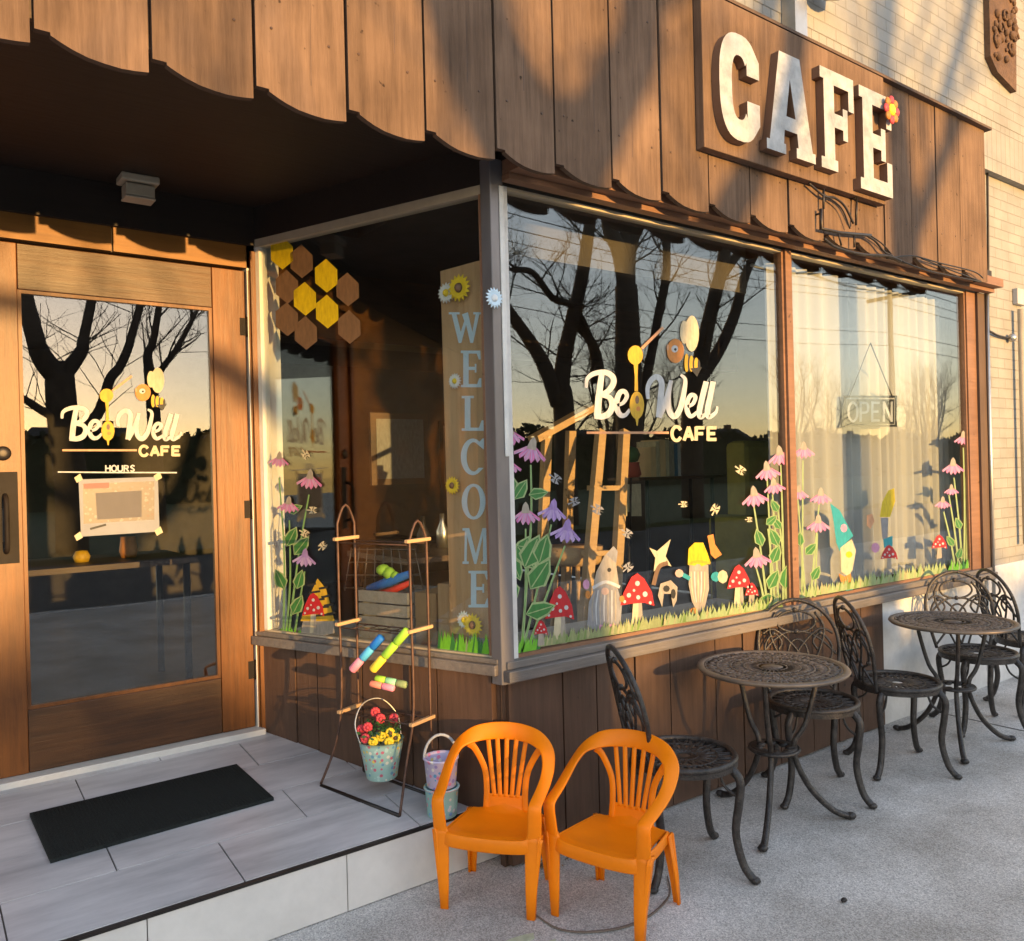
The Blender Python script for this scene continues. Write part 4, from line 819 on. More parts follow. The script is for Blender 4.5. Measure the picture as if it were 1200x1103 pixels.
# ================================================================== ORANGE CHILDREN'S CHAIRS   (front = -Y local)
def plastic_chair(loc, rz, label, sc_=(.94, .80, .9)):
    t = thing('plastic_chair', label, 'chair', loc, rz, 'small orange plastic armchairs'); t.scale = sc_
    O = 'orange_plastic'
    k = MB()   # seat: dished slab with rounded front and apron
    n = 12; vs_ = []; fs = []
    for j in range(n+1):
        for i in range(n+1):
            u = i/n*2-1; v = j/n; y = -.165+v*.30; hw = .165-.030*v
            if v < .1: y += .012*u*u
            z = .285-.016*(1-u*u)*math.sin(PI*min(1, v*1.05))-(.010*(1-v/.08) if v < .08 else 0)+(.03*((v-.9)/.1)**2*max(0, 1-abs(u)*1.3) if v > .9 else 0)
            vs_.append((u*hw, y, z))
    for j in range(n):
        for i in range(n): a = j*(n+1)+i; fs.append((a, a+1, a+n+2, a+n+1))
    m = len(vs_); vs_ += [(x, y, z-.006) for x, y, z in vs_]; fs += [tuple(q+m for q in f[::-1]) for f in fs[:n*n]]
    k.add(vs_, fs, O, True)
    k.sweep(catmull([(-.168, -.145, .270), (-.13, -.168, .262), (0, -.174, .258), (.13, -.168, .262), (.168, -.145, .270)], 6), (0, -1, 0), .026, .005, O)
    for s_ in (-1, 1): k.sweep(catmull([(s_*.170, -.15, .266), (s_*.160, 0, .262), (s_*.143, .135, .262)], 5), (s_, 0, 0), .022, .004, O)
    k.sweep([(-.143, .137, .262), (.143, .137, .262)], (0, 1, 0), .020, .004, O)
    k.build('seat', t)
    k = MB()   # one continuous band: arm, back top, arm
    half = [(.178, -.152, .285), (.182, -.157, .35), (.184, -.160, .396), (.185, -.146, .418), (.190, -.08, .440), (.195, -.01, .470), (.193, .05, .508), (.175, .105, .549), (.125, .152, .579), (.06, .180, .590), (0, .188, .592)]
    pts = half+[(-x, y, z) for x, y, z in half[-2::-1]]
    uph = [(.1, -1, 0), (.1, -1, .05), (.1, -.9, .5), (.15, -.4, 1), (.2, -.3, 1), (.3, -.4, 1), (.5, -.7, .8), (.55, -1, .5), (.3, -1, .3), (.1, -1, .25), (0, -1, .22)]
    ups = uph+[(-x, y, z) for x, y, z in uph[-2::-1]]
    wd = [.026, .025, .024, .023, .022, .022, .024, .028, .032, .034, .035]; wd = wd+wd[-2::-1]
    P = catmull(pts, 6); k.sweep(P, [Vector(u) for u in ups], wd, .0055, O); k.build('arm_band', t)
    for s_ in (-1, 1):
        k = MB(); k.sweep([(s_*.182, -.152, .300), (s_*.176, -.156, .28), (s_*.166, -.168, .10), (s_*.163, -.172, 0)], (0, -1, 0), [.030, .032, .021, .015], .005, O)
        k.sweep([(s_*.200, -.136, .300), (s_*.194, -.138, .28), (s_*.178, -.156, .10), (s_*.174, -.164, 0)], (s_, 0, 0), [.024, .026, .015, .010], .005, O); k.build('leg', t)
        k = MB(); k.sweep([(s_*.138, .140, .275), (s_*.150, .168, .10), (s_*.155, .176, 0)], (0, 1, 0), [.026, .018, .013], .0045, O)
        k.sweep([(s_*.154, .130, .275), (s_*.163, .158, .10), (s_*.166, .168, 0)], (s_, 0, 0), [.020, .013, .009], .0045, O); k.build('leg', t)
    for i in range(7):                       # back slats fan out upwards
        u = (i-3)/3; k = MB()
        xb, xt = u*.070, u*(.118 if abs(u) < 1 else .135)
        if abs(u) == 1: pp = [(u*.080, .128, .285), (u*.078, .140, .36), (u*.088, .152, .44), (u*.125, .155, .515), (u*.150, .150, .54)]; ww = [.012, .012, .012, .013, .016]
        else: pp = [(xb, .137, .335), ((xb*.7+xt*.3), .150, .41), (xt, .176, .565)]; ww = .0088
        k.sweep(catmull(pp, 5), (0, -1, .2), ww, .004, O); k.build('slat', t)
    k = MB(); k.sweep(catmull([(0, .125, .275), (0, .134, .30), (0, .140, .345)], 4), (0, -1, .2), [.092, .082, .074], .004, O); k.build('lower_back', t)
    return t
import os
# feet measured on the pavement
plastic_chair((1.705, 2.415, 0), math.atan2(-.60, -.80)+PI/2, 'orange plastic child armchair nearer the step, its back to the brown wall')
plastic_chair((1.955, 2.075, 0), math.atan2(-.30, -.95)+PI/2, 'orange plastic child armchair nearest the camera, turned sideways in front of the black metal chair', (.96, .86, .9))

# ================================================================== BISTRO SET
CI = 'cast_iron'
def bistro_chair(loc, rz, label):
    t = thing('bistro_chair', label, 'chair', loc, rz, 'black cast metal bistro chairs')
    k = MB(); Z = .43; N = 40
    def rim(r, z, sq=.0): return [(r*math.cos(a), r*.98*math.sin(a)*(1.0), z) for a in [2*PI*i/N for i in range(N)]]
    k.tube(rim(.205, Z), .013, CI, 8, True); k.tube(rim(.135, Z-.004), .006, CI, 5, True); k.tube(rim(.06, Z-.006), .006, CI, 5, True)
    k.lathe([(.212, Z-.028), (.212, Z-.004)], CI, n=36, cap=False); k.lathe([(.208, Z-.028), (.208, Z-.004)], CI, n=36, cap=False)
    for i in range(20):
        for s_ in (-1, 1):
            k.sweep([(r*math.cos(i*PI/10+s_*q), r*math.sin(i*PI/10+s_*q), Z-.006+.004*(r/.2)) for r, q in ((.03, 0), (.09, .25), (.15, .40), (.205, .46))], (0, 0, 1), .006, .003, CI)
    k.build('seat', t)
    for sx, sy in ((1, -1), (-1, -1), (1, 1), (-1, 1)):
        k = MB(); f = 1.0 if sy < 0 else .95
        k.tube(catmull([(sx*.135*f, sy*.135, Z-.015), (sx*.165*f, sy*.165, Z-.06), (sx*.160*f, sy*.160, Z-.15), (sx*.150*f, sy*.150, Z-.26), (sx*.170*f, sy*.170, .06), (sx*.200*f, sy*.200, .012)], 5), [.018, .021, .014, .010, .010, .012, .016], CI, 8)
        k.ball((sx*.202*f, sy*.202, .014), .018, CI, 8, (1.2, 1.2, .75)); k.tube(catmull([(sx*.10, sy*.10, Z-.02), (sx*.12, sy*.12, Z-.09), (sx*.155, sy*.155, Z-.12)], 4), .006, CI, 5); k.build('leg', t)
    tl = lambda z: .175+(z-Z)*.22                                      # the back leans backwards (+Y)
    B_ = lambda x, z: (x, tl(z)+.02*(1-(x/.2)**2), z)
    k = MB()
    k.tube(catmull([B_(-.16, Z-.01), B_(-.185, .52), B_(-.205, .62), B_(-.19, .73), B_(-.12, .82), B_(0, .86), B_(.12, .82), B_(.19, .73), B_(.205, .62), B_(.185, .52), B_(.16, Z-.01)], 6), .0105, CI, 8); k.build('back_frame', t)
    k = MB()
    k.tube([B_(.10*math.cos(a), .755+.052*math.sin(a)) for a in [2*PI*i/24 for i in range(24)]], .0065, CI, 6, True)
    k.tube([B_(.05*math.cos(a), .60+.07*math.sin(a)) for a in [2*PI*i/20 for i in range(20)]], .006, CI, 6, True)
    for s_ in (-1, 1):
        for Q in ([(.16, .44), (.10, .50), (.05, .55), (-.04, .66), (-.12, .72), (-.18, .70)], [(.04, .44), (.08, .52), (.15, .56), (.17, .64), (.12, .70), (.08, .66), (.10, .62)], [(0, .44), (.03, .50), (.10, .60), (.14, .72), (.10, .80)], [(.19, .60), (.13, .66), (.06, .70), (0, .705)]):
            k.tube(catmull([B_(s_*a, b) for a, b in Q], 5), .0065, CI, 6)
    for a, b in ((0, .705), (0, .81), (.15, .56), (-.15, .56), (.12, .70), (-.12, .70)): k.ball(B_(a, b), .014, CI, 8)
    k.build('back_scrolls', t)
    return t
def bistro_table(loc, rz, label):
    t = thing('bistro_table', label, 'table', loc, rz, 'round openwork metal bistro tables')
    H = .65; k = MB(); N = 56; Rr = .305; T = 'table_top'
    k.lathe([(Rr-.022, H-.012), (Rr-.004, H-.016), (Rr+.004, H-.008), (Rr, H), (Rr-.02, H+.002), (Rr-.026, H-.003), (Rr-.022, H-.012)], 'rim_bronze', n=N, cap=False)
    for r in (.275, .225, .17, .115, .06): k.tube([(r*math.cos(2*PI*i/40), r*math.sin(2*PI*i/40), H-.006) for i in range(40)], .0055, T, 5, True)
    k.lathe([(.0, H-.009), (.045, H-.009), (.045, H-.003), (0, H-.002)], T, n=20)
    for i in range(30):
        for s_ in (-1, 1):
            k.sweep([(r*math.cos(i*PI/15+s_*q), r*math.sin(i*PI/15+s_*q), H-.006) for r, q in ((.04, 0), (.10, .25), (.17, .42), (.24, .50), (.29, .52))], (0, 0, 1), .0068, .003, T)
    for i in range(30):
        for r in (.25, .195, .14): a = (i+.5*(r < .2))*PI/15; k.ball((r*math.cos(a), r*math.sin(a), H-.005), .0125 if r > .15 else .009, T, 6, (1, 1, .35))
    k.build('table_top', t)
    for q in (-153, -38, 85):
        c, s_ = math.cos(R_(q)), math.sin(R_(q)); L_ = lambda r, z: (r*c, r*s_, z)
        k = MB(); k.tube(catmull([L_(.19, H-.015), L_(.175, H-.10), L_(.13, H-.25), L_(.085, .33), L_(.09, .25), L_(.15, .13), L_(.24, .04), L_(.31, .012)], 5), [.010, .011, .012, .013, .012, .011, .011, .014], CI, 8); k.ball(L_(.315, .016), .018, CI, 8, (1.2, 1.2, .8)); k.build('leg', t)
    k = MB(); k.tube([(.10*math.cos(2*PI*i/24), .10*math.sin(2*PI*i/24), .305) for i in range(24)], .008, CI, 6, True); k.lathe([(.07, .300), (.095, .300), (.095, .312), (.07, .312)], CI, n=24, cap=False)
    for i in range(8): a = i*PI/4; k.ball((.065*math.cos(a), .065*math.sin(a), .305), .022, CI, 8, (1, 1, .5))
    k.build('stretcher', t)
    return t
bistro_table((2.96, 2.165, 0), 0, 'nearer of the two round openwork metal tables, second from the orange chairs')
bistro_table((4.47, 2.14, 0), R_(6), 'farther of the two round openwork metal tables, in front of the white wall base')
fac = lambda dx, dy: math.atan2(dy, dx)+PI/2
c0 = bistro_chair((2.375, 2.14, 0), fac(.88, -.47), 'black metal bistro chair directly behind the orange chairs, facing the nearer table'); c0.scale = (.93, .93, .97)
dup(c0, (3.35, 2.235, 0), fac(-.64, -.77), 'black metal bistro chair with its arched back to the wall, behind the nearer table')
dup(c0, (3.945, 2.16, 0), fac(.80, -.60), 'black metal bistro chair between the two tables, seen side on')
dup(c0, (4.86, 2.19, 0), fac(-.64, -.77), 'black metal bistro chair with its back to the white wall base, behind the farther table')
dup(c0, (5.45, 2.14, 0), fac(.80, -.60), 'farthest black metal bistro chair, cut by the right edge of the photo')
k = MB(); k.ball((2.58, 1.62, .008), .012, 'dark_metal', 6, (1.3, .8, .6)); tag(k.build('pebble'), 'small dark stone lying alone on the concrete pavement in front of the tables', 'stone')

# ================================================================== THINGS ON THE STEP
RC = onplane(440, 760, CORN+sn*.10, sn); RC.z = 0
def rk(u, z, d): return side(u, z, d)      # u along the side wall from the corner, d out from it
def uof(x, y, d): p = onplane(x, y, CORN+sn*d, sn)-CORN; return p.dot(su), p.z
ra = thing('plant_rack', 'tall rusty wire plant ladder with pale wooden rungs on the step by the side window', 'rack', rk(.45, .25, .10)); ri = Matrix.Translation(-ra.location)
uL, _ = uof(398, 730, .15); uR, _ = uof(482, 730, .15); uL2, _ = uof(418, 730, .05); uR2, _ = uof(502, 730, .05)
zf = lambda u, d: zt(side(u, 0, d).y)
for (ua, ub, lab, zt_) in ((uL, uL2, 'left', 1.30), (uR, uR2, 'right', 1.24)):
    k = MB(); fa = ua+(.055 if lab == 'left' else .02)
    k.tube(catmull([rk(fa+.0, zf(fa, .22)+.006, .22), rk(ua+.02, .42, .17), rk(ua, .60, .15), rk(ua, .95, .15), rk(ua, zt_, .15)], 6)+[rk(ua*(1-j/6)+ub*(j/6), zt_+.075*math.sin(PI*j/6), .15-.10*j/6) for j in range(1, 7)]+catmull([rk(ub, zt_-.03, .05), rk(ub, .9, .05), rk(ub, .5, .05), rk(ub, zf(ub, .03)+.006, .03)], 5), .0052, 'rack_rust', 6)
    cb(k, 'side_frame', ra, ri)
k = MB(); k.tube([rk(uL+.055, zf(uL, .22)+.006, .22), rk(uR+.02, zf(uR, .22)+.006, .22)], .008, 'dark_metal', 6); k.tube([rk(uL2, zf(uL2, .03)+.006, .03), rk(uR2, zf(uR2, .03)+.006, .03)], .006, 'dark_metal', 6); cb(k, 'foot_bar', ra, ri)
for zz in (1.24, .90, .55):
    for ua, ub in ((uL, uL2), (uR, uR2)):
        k = MB(); a, b = rk(ua, zz, .165), rk(ub, zz, .035); e = (b-a).normalized(); sd = e.cross(Vector((0, 0, 1)))
        k.obox((a+b)/2, (b-a)*.54, sd*.009, Vector((0, 0, .007)), 'pale_wood'); cb(k, 'rung', ra, ri, bevel=.003)
for zz in (1.225, .885, .545):
    k = MB()
    for d in (.15, .05): k.tube([rk(uL, zz, d), rk(uR, zz, d)], .003, 'rack_rust', 5)
    if zz != 1.225:
        for j in range(1, 6): k.tube([rk(uL+(uR-uL)*j/6, zz, .15), rk(uL+(uR-uL)*j/6, zz, .05)], .002, 'rack_rust', 4)
    cb(k, 'shelf_wire', ra, ri)
def stick(name, p0, p1, d0, d1, r, cols, label, cat='toy', group=None):
    A_ = onplane(*p0, CORN+sn*d0, sn); B2 = onplane(*p1, CORN+sn*d1, sn); k = MB(); n = len(cols)
    for i, c in enumerate(cols): 
        a = A_.lerp(B2, i/n); b = A_.lerp(B2, (i+1)/n); e = (b-a)
        k.tube([a+e*.02, a+e*.10, a+e*.9, a+e*.98], [r*.75, r, r, r*.75], c, 10, flat=None)
    return tag(k.build(name), label, cat, group)
stick('chalk_toy', (412, 786), (448, 746), .20, .16, .017, ['toy_pink', 'toy_sky', 'toy_blue'], 'pink and blue toy stick slanting on the plant rack, left one of the pair', group='coloured toy sticks on the rack')
stick('chalk_toy', (436, 786), (478, 738), .20, .16, .017, ['toy_yellow', 'toy_green', 'toy_green'], 'yellow and lime toy stick slanting on the plant rack, right one of the pair', group='coloured toy sticks on the rack')
stick('chalk_toy', (434, 801), (462, 807), .19, .17, .013, ['toy_coral', 'toy_pink'], 'coral red toy stick lying flat under the slanting ones', group='coloured toy sticks on the rack')
stick('chalk_toy', (440, 795), (477, 803), .17, .14, .014, ['toy_green', 'toy_mint', 'art_palegreen'], 'green toy stick lying flat behind the coral one', group='coloured toy sticks on the rack')
# flower pot hanging in the rack
pc = side(.40, 0, .155); pu, pz_ = uof(447, 880, .13); pc = side(pu, 0, .13); pc.z = zf(pu, .13)+.07
fp = thing('flower_pot', 'mint patterned bucket of yellow and red flowers inside the plant rack', 'plant', pc)
k = MB(); k.lathe([(.056, 0), (.060, .004), (.084, .135), (.088, .150), (.090, .150), (.084, .150), (.080, .140)], 'pot_pattern', n=28, cap=True); k.build('pot', fp)
k = MB(); k.tube(catmull([(-.088, 0, .145), (-.095, .03, .22), (-.05, .05, .285), (.03, .05, .29), (.09, .03, .22), (.088, 0, .145)], 6), .003, 'steel', 6); k.build('pot_handle', fp)
k = MB()
for i in range(150):
    a = random.random()*2*PI; r = .085*math.sqrt(random.random()); z = .15+.085*random.random()*(1-(r/.12)**2); b = random.random()*2*PI; l = random.uniform(.012, .024)
    p = Vector((r*math.cos(a), r*math.sin(a), z)); d = Vector((math.cos(b), math.sin(b), random.uniform(-.2, .8))).normalized(); e = d.orthogonal().normalized()
    k.add([p, p+d*l*.5+e*l*.3, p+d*l, p+d*l*.5-e*l*.3], [(0, 1, 2, 3)], 'leafy')
for i in range(12): a = i*PI/6; k.tube([(.03*math.cos(a), .03*math.sin(a), .13), (.07*math.cos(a), .07*math.sin(a), .20)], .002, 'leafy', 4)
k.build('leaves', fp)
vd = (CAM-fp.location); vd.z = 0; vd.normalize(); vx = Vector((0, 0, 1)).cross(vd)
for (a, b, c_, m) in ((0, .175, .07, 'petal_yellow'), (.035, .185, .06, 'petal_yellow'), (-.03, .16, .08, 'petal_yellow'), (.03, .155, .085, 'petal_yellow'), (.055, .165, .06, 'petal_yellow'), (-.05, .21, .05, 'petal_red'), (.0, .235, .03, 'petal_red'), (-.075, .195, .02, 'petal_red'), (.05, .23, .02, 'petal_red'), (-.02, .255, 0, 'petal_red'), (-.06, .17, .06, 'petal_red')):
    k = MB(); c = vx*a+vd*c_*.8+Vector((0, 0, b))
    for j in range(9):
        q = j*2*PI/9+a*9; d = vx*math.cos(q)+Vector((0, 0, 1))*math.sin(q); k.ball(c+d*.012, .0085, m, 6)
    k.ball(c+vd*.006, .009, 'art_brown' if m == 'petal_yellow' and a > .03 else m, 6); k.build('blossom', fp, 'yellow blossom' if m == 'petal_yellow' else 'red blossom')
# two patterned pails, one standing on the other
bu, _ = uof(517, 900, .11); bc = side(bu, 0, .11); bc.z = zf(bu, .14)
def pail(z0, m, label, handle):
    t = thing('pail', label, 'bucket', bc+Vector((0, 0, z0)), 0, 'patterned pails stacked on the step')
    k = MB(); k.lathe([(.052, 0), (.055, .003), (.063, .101), (.067, .103), (.067, .110), (.060, .110), (.057, .10), (.050, .01), (.0, .01)], m, n=28); k.build('body', t)
    if handle:
        k = MB(); k.tube([tuple(vx*(.063*math.cos(a)))[:2]+(.102+.088*math.sin(a),) for a in [PI*i/14 for i in range(15)]], .0055, 'art_white', 7); k.build('handle', t)
    else:
        k = MB(); k.lathe([(.067, .103), (.0685, .106), (.066, .1105)], 'art_white', n=28, cap=False); k.build('rim', t)
    return t
pail(.001, 'pail_pattern_mint', 'lower mint and blue patterned pail standing on the step beside the orange chair', False); pail(.1115, 'pail_pattern', 'upper lilac patterned pail with a white handle, stacked on the mint one', True)

# ================================================================== INSIDE THE CAFE (seen through the glass)
k = MB(); k.box((1.95, 2.64, .74), (3.6, 2.98, .775), 'off_white'); 
v = [side(.1, 0, -.06), side(SL-.02, 0, -.06), side(SL-.02, 0, -.45), side(.1, 0, -.45)]
k.add([(p.x, p.y, z) for z in (.74, .773) for p in v], [(0, 1, 2, 3), (4, 5, 6, 7), (0, 1, 5, 4), (1, 2, 6, 5), (2, 3, 7, 6), (3, 0, 4, 7)], 'off_white')
bb(k, 'display_ledge', 'pale ledge inside the windows')
# curtain
def curtain(name, x0, x1, y, z0, z1, amp, label, per=.11):
    k = MB(); n = int((x1-x0)/.012); vs_ = []; fs = []
    ph = [random.uniform(-.6, .6) for _ in range(400)]
    for j in range(9):
        for i in range(n+1):
            x = x0+(x1-x0)*i/n; zz = z0+(z1-z0)*j/8; q = x/per+ph[int(x/.3)]*.6*math.sin(x*9)
            vs_.append((x, y+amp*(1-.25*j/8)*math.sin(2*PI*q)+.3*amp*math.sin(5.1*q+j*.15), zz))
    for j in range(8):
        for i in range(n): a = j*(n+1)+i; fs.append((a, a+1, a+n+2, a+n+1))
    k.add(vs_, fs, 'curtain', True); return tag(k.build(name), label, 'curtain', 'cream curtains in the right window')
curtain('curtain', 3.69, 4.38, 2.665, .80, 2.545, .022, 'left half of the cream curtain drawn across the right window')
curtain('curtain', 4.30, 5.97, 2.715, .80, 2.545, .022, 'right half of the cream curtain drawn across the right window', .10)
k = MB(); k.tube([(3.68, 2.76, 2.55), (5.9, 2.76, 2.55)], .010, 'off_white', 8); tag(k.build('curtain_rod'), 'thin white rod carrying the cream curtains at the top of the right window', 'rod')
# wooden ladder
lr = thing('wooden_ladder', 'pale wooden step ladder used as a shelf behind the logo window', 'ladder', (3.6, 3.7, .3)); li = Matrix.Translation(-lr.location)
def plank(k, a, b, w_, t, m):
    e = (b-a); u = e.normalized(); s1 = Vector((0, 1, 0)).cross(u).normalized(); s2 = u.cross(s1); k.obox((a+b)/2, e/2, s1*w_, s2*t, m)
for x0, x1 in ((704, 679), (732, 716)):
    k = MB(); plank(k, at(x0, 505, 3.55), at(x1, 790, 3.2), .028, .02, 'pale_wood'); cb(k, 'rail', lr, li)
for x0, x1, y1 in ((669, 660, 790), (641, 630, 790)):
    k = MB(); plank(k, at(x0, 505, 3.95), at(x1, y1, 4.1), .028, .02, 'pale_wood'); cb(k, 'rail', lr, li)
for y_, Y1 in ((572, 3.47), (648, 3.37)):
    k = MB(); plank(k, at(698-(y_-505)*.09, y_, Y1), at(729-(y_-505)*.055, y_, Y1), .014, .03, 'pale_wood'); cb(k, 'step', lr, li)
k = MB(); a, b = at(632, 508, 3.95), at(676, 500, 3.95); plank(k, at(625, 515, 3.9), at(694, 477, 3.9), .02, .05, 'pale_wood'); cb(k, 'brace', lr, li)
# stool
p = az(676, 655, .78) if False else at(672, 640, 3.6); st = thing('round_stool', 'round pale wooden stool beside the ladder inside the cafe', 'stool', (p.x, 3.6, .3))
k = MB(); H_ = p.z-.3; k.lathe([(.15, H_-.10), (.17, H_-.08), (.17, H_), (.0, H_)], 'pale_wood', n=28); k.build('seat', st)
for i in range(3): a = i*2*PI/3; k = MB(); k.tube([(.10*math.cos(a), .10*math.sin(a), H_-.08), (.17*math.cos(a), .17*math.sin(a), 0)], .014, 'pale_wood'); k.build('leg', st)
# book shelf board with books
a, b = at(730, 560, 4.0), at(832, 560, 4.0); sh = thing('book_table', 'small brown wooden table carrying upright books behind the logo window', 'table', (a.x+.3, 4.0, .3)); si = Matrix.Translation(-sh.location)
k = MB(); k.box((a.x, 3.85, a.z-.02), (b.x, 4.15, a.z), 'door_wood_h'); cb(k, 'table_top', sh, si)
for x in (a.x+.12, b.x-.1):
    for y in (3.9, 4.1): k = MB(); k.tube([(x, y, a.z-.02), (x, y, .3)], .014, 'dark_metal'); cb(k, 'leg', sh, si)
x = at(754, 540, 3.97).x
for wd, hh, m, lab in ((.05, .20, 'book_tan', 'first tan book from the left'), (.04, .24, 'art_cream', 'cream book with dark spots on its spine'), (.055, .25, 'book_tan', 'widest tan book'), (.035, .25, 'art_cream', 'second cream book'), (.05, .24, 'art_beige', 'beige book'), (.035, .22, 'book_blue', 'thin blue book'), (.03, .23, 'art_white', 'white book at the right end of the row')):
    k = MB(); k.box((x, 3.90, a.z+.001), (x+wd-.004, 4.08, a.z+hh), m); tag(k.build('book'), lab+' standing on the table behind the window', 'book', 'books standing on the table'); x += wd
k = MB(); c = at(740, 545, 3.95); k.lathe([(.05, 0), (.065, .02), (.05, .09), (.055, .10)], 'book_red', (c.x, 3.95, a.z+.001), 16); k.ball((c.x, 3.95, a.z+.15), .06, 'leafy', 8); tag(k.build('potted_plant'), 'little red pot with a plant left of the upright books', 'plant')
# small paper sign below
k = MB(); f = lambda x, y: at(x, y, 3.6); k.prism([[(723, 568), (751, 567), (752, 605), (724, 605)]], f, (0, .02, 0), 'art_cream'); k.tube([f(738, 560)+Vector((0, -.01, 0)), f(737, 640)+Vector((0, -.01, 0))], .006, 'dark_metal'); k.tube([f(737, 600), f(737, 700)], .012, 'dark_metal'); tag(k.build('notice_card'), 'cream card on a thin dark stand under the book table', 'card')
# olive armchair
ac = thing('armchair', 'olive green high backed armchair behind the logo window', 'armchair', (5.0, 4.1, .3)); ai = Matrix.Translation(-ac.location)
q0 = at(860, 520, 4.2); q1 = at(912, 520, 4.2)
k = MB(); k.box((q0.x, 4.1, .55), (q1.x+.25, 4.3, q0.z+.02), 'olive'); cb(k, 'backrest', ac, ai, bevel=.05)
k = MB(); k.box((q0.x-.25, 3.45, .45), (q1.x+.2, 4.09, .85), 'olive'); cb(k, 'seat', ac, ai, bevel=.05)
k = MB(); k.box((q0.x-.35, 3.4, .4), (q0.x-.15, 4.2, 1.12), 'olive'); cb(k, 'armrest', ac, ai, bevel=.05)
k = MB(); k.box((q1.x+.0, 3.35, .4), (q1.x+.2, 4.05, 1.5), 'mustard'); cb(k, 'armrest', ac, ai, bevel=.04)
# crate, boxes, toy in the side window
def onledge(name, px0, px1, py0, py1, d, dep, m, label, cat, slats=False):
    A_ = onplane(px0, py1, CORN+sn*d, sn); B2 = onplane(px1, py1, CORN+sn*d, sn); Tt = onplane(px0, py0, CORN+sn*d, sn)
    u0_, u1_ = (A_-CORN).dot(su), (B2-CORN).dot(su); zt2 = Tt.z; k = MB()
    if slats:
        n = 4; h = (zt2-.775)/n
        for i in range(n):
            for dd in (d, d-dep): sbox(k, min(u0_, u1_), max(u0_, u1_), .777+i*h, .777+i*h+h*.86, dd-.012, dd, m)
            for uu in (min(u0_, u1_), max(u0_, u1_)-.012): sbox(k, uu, uu+.012, .777+i*h, .777+i*h+h*.86, d-dep, d-.0125, m)
        sbox(k, min(u0_, u1_)+.012, max(u0_, u1_)-.012, .775, .785, d-dep, d-.013, m)
    else: sbox(k, min(u0_, u1_), max(u0_, u1_), .775, zt2, d-dep, d, m)
    return tag(k.build(name, bevel=0 if slats else .003), label, cat)
onledge('wooden_crate', 421, 478, 690, 742, -.12, .22, 'grey_wood', 'grey slatted wooden crate behind the side window, under the bright toy', 'crate', True)
onledge('cardboard_box', 487, 512, 694, 744, -.16, .18, 'cardboard', 'brown cardboard box right of the grey crate', 'box')
onledge('cardboard_box', 514, 530, 684, 748, -.10, .12, 'plank_wood', 'narrow brown box beside the welcome board', 'box')
tb = thing('toy', 'bright toy in green, blue and red lying on top of the grey crate', 'toy', onplane(455, 680, CORN-sn*.16, sn)); ti = Matrix.Translation(-tb.location)
G = lambda x, y, d=-.15: onplane(x, y, CORN+sn*d, sn)
k = MB(); k.ball(G(449, 668), .032, 'toy_green', 10, (1, 1, .8)); k.ball(G(456, 672), .028, 'toy_green', 10); k.ball(G(463, 675), .02, 'toy_green', 10); cb(k, 'top', tb, ti)
k = MB(); k.tube([G(432, 690), G(455, 682), G(479, 673)], [.016, .022, .016], 'toy_blue', 10); cb(k, 'bar', tb, ti, 'blue bar')
k = MB(); k.tube([G(434, 698), G(460, 692), G(481, 683)], [.010, .016, .012], 'toy_red', 10); cb(k, 'bar', tb, ti, 'red bar')
k = MB()
for i in range(9):
    u = i/8; k.tube([G(412+u*74, 642, -.24), G(404+u*92, 692, -.24)], .0028, 'rim_bronze', 5)
for j in range(4): k.tube([G(411-j*2.6, 644+j*15, -.24), G(487+j*2.8, 644+j*15, -.24)], .0028, 'rim_bronze', 5)
tag(k.build('wire_basket'), 'dark wire grid basket standing behind the bright toy and the grey crate', 'basket')
# dim furniture in the depth of the room
def room_table(x, y, label):
    t = thing('cafe_table', label, 'table', (x, y, .3)); k = MB(); k.box((-.45, -.35, .72), (.45, .35, .75), 'dark_wood'); k.build('table_top', t)
    for sx in (-1, 1):
        for sy in (-1, 1): k = MB(); k.tube([(sx*.4, sy*.3, 0), (sx*.4, sy*.3, .72)], .02, 'dark_metal'); k.build('leg', t)
room_table(2.6, 4.15, 'brown cafe table behind the side window'); room_table(.95, 5.2, 'brown cafe table seen through the door glass')
for i, (x, y, z) in enumerate(((2.4, 4.05, 1.05), (2.62, 4.2, 1.05), (2.8, 4.1, 1.05))):
    k = MB(); k.lathe([(.035, 0), (.037, .10), (.014, .15), (.014, .20), (0, .20)], 'steel' if i % 2 else 'dark_metal', (x, y, z+.001), 16); tag(k.build('bottle'), ('left', 'middle', 'right')[i]+' bottle of the three on the table behind the side window', 'bottle', 'bottles on the table inside')
k = MB(); k.lathe([(.035, 0), (.045, .03), (.03, .06), (0, .065)], 'art_gold', (.85, 5.1, 1.052), 16); tag(k.build('candle_bowl'), 'yellow bowl on the table seen through the door', 'bowl')
k = MB(); k.lathe([(.04, 0), (.05, .04), (.04, .12), (0, .12)], 'art_orange', (1.1, 5.15, 1.052), 16); tag(k.build('jar'), 'orange jar on the table seen through the door', 'jar')
def frame(x0, x1, z0, z1, y, m, label):
    t = thing('picture_frame', label, 'picture', ((x0+x1)/2, y, z0)); i_ = Matrix.Translation(-t.location)
    k = MB(); k.box((x0, y, z0), (x1, y+.03, z1), 'dark_wood'); cb(k, 'frame', t, i_); k = MB(); k.box((x0+.05, y-.004, z0+.05), (x1-.05, y-.001, z1-.05), m); cb(k, 'picture', t, i_)
frame(3.2, 3.75, 1.4, 2.0, 6.2, 'art_grey', 'grey framed picture deep inside the cafe behind the side window'); frame(5.3, 6.0, 1.3, 2.1, 8.5, 'art_beige', 'pale framed picture on the back wall of the cafe')

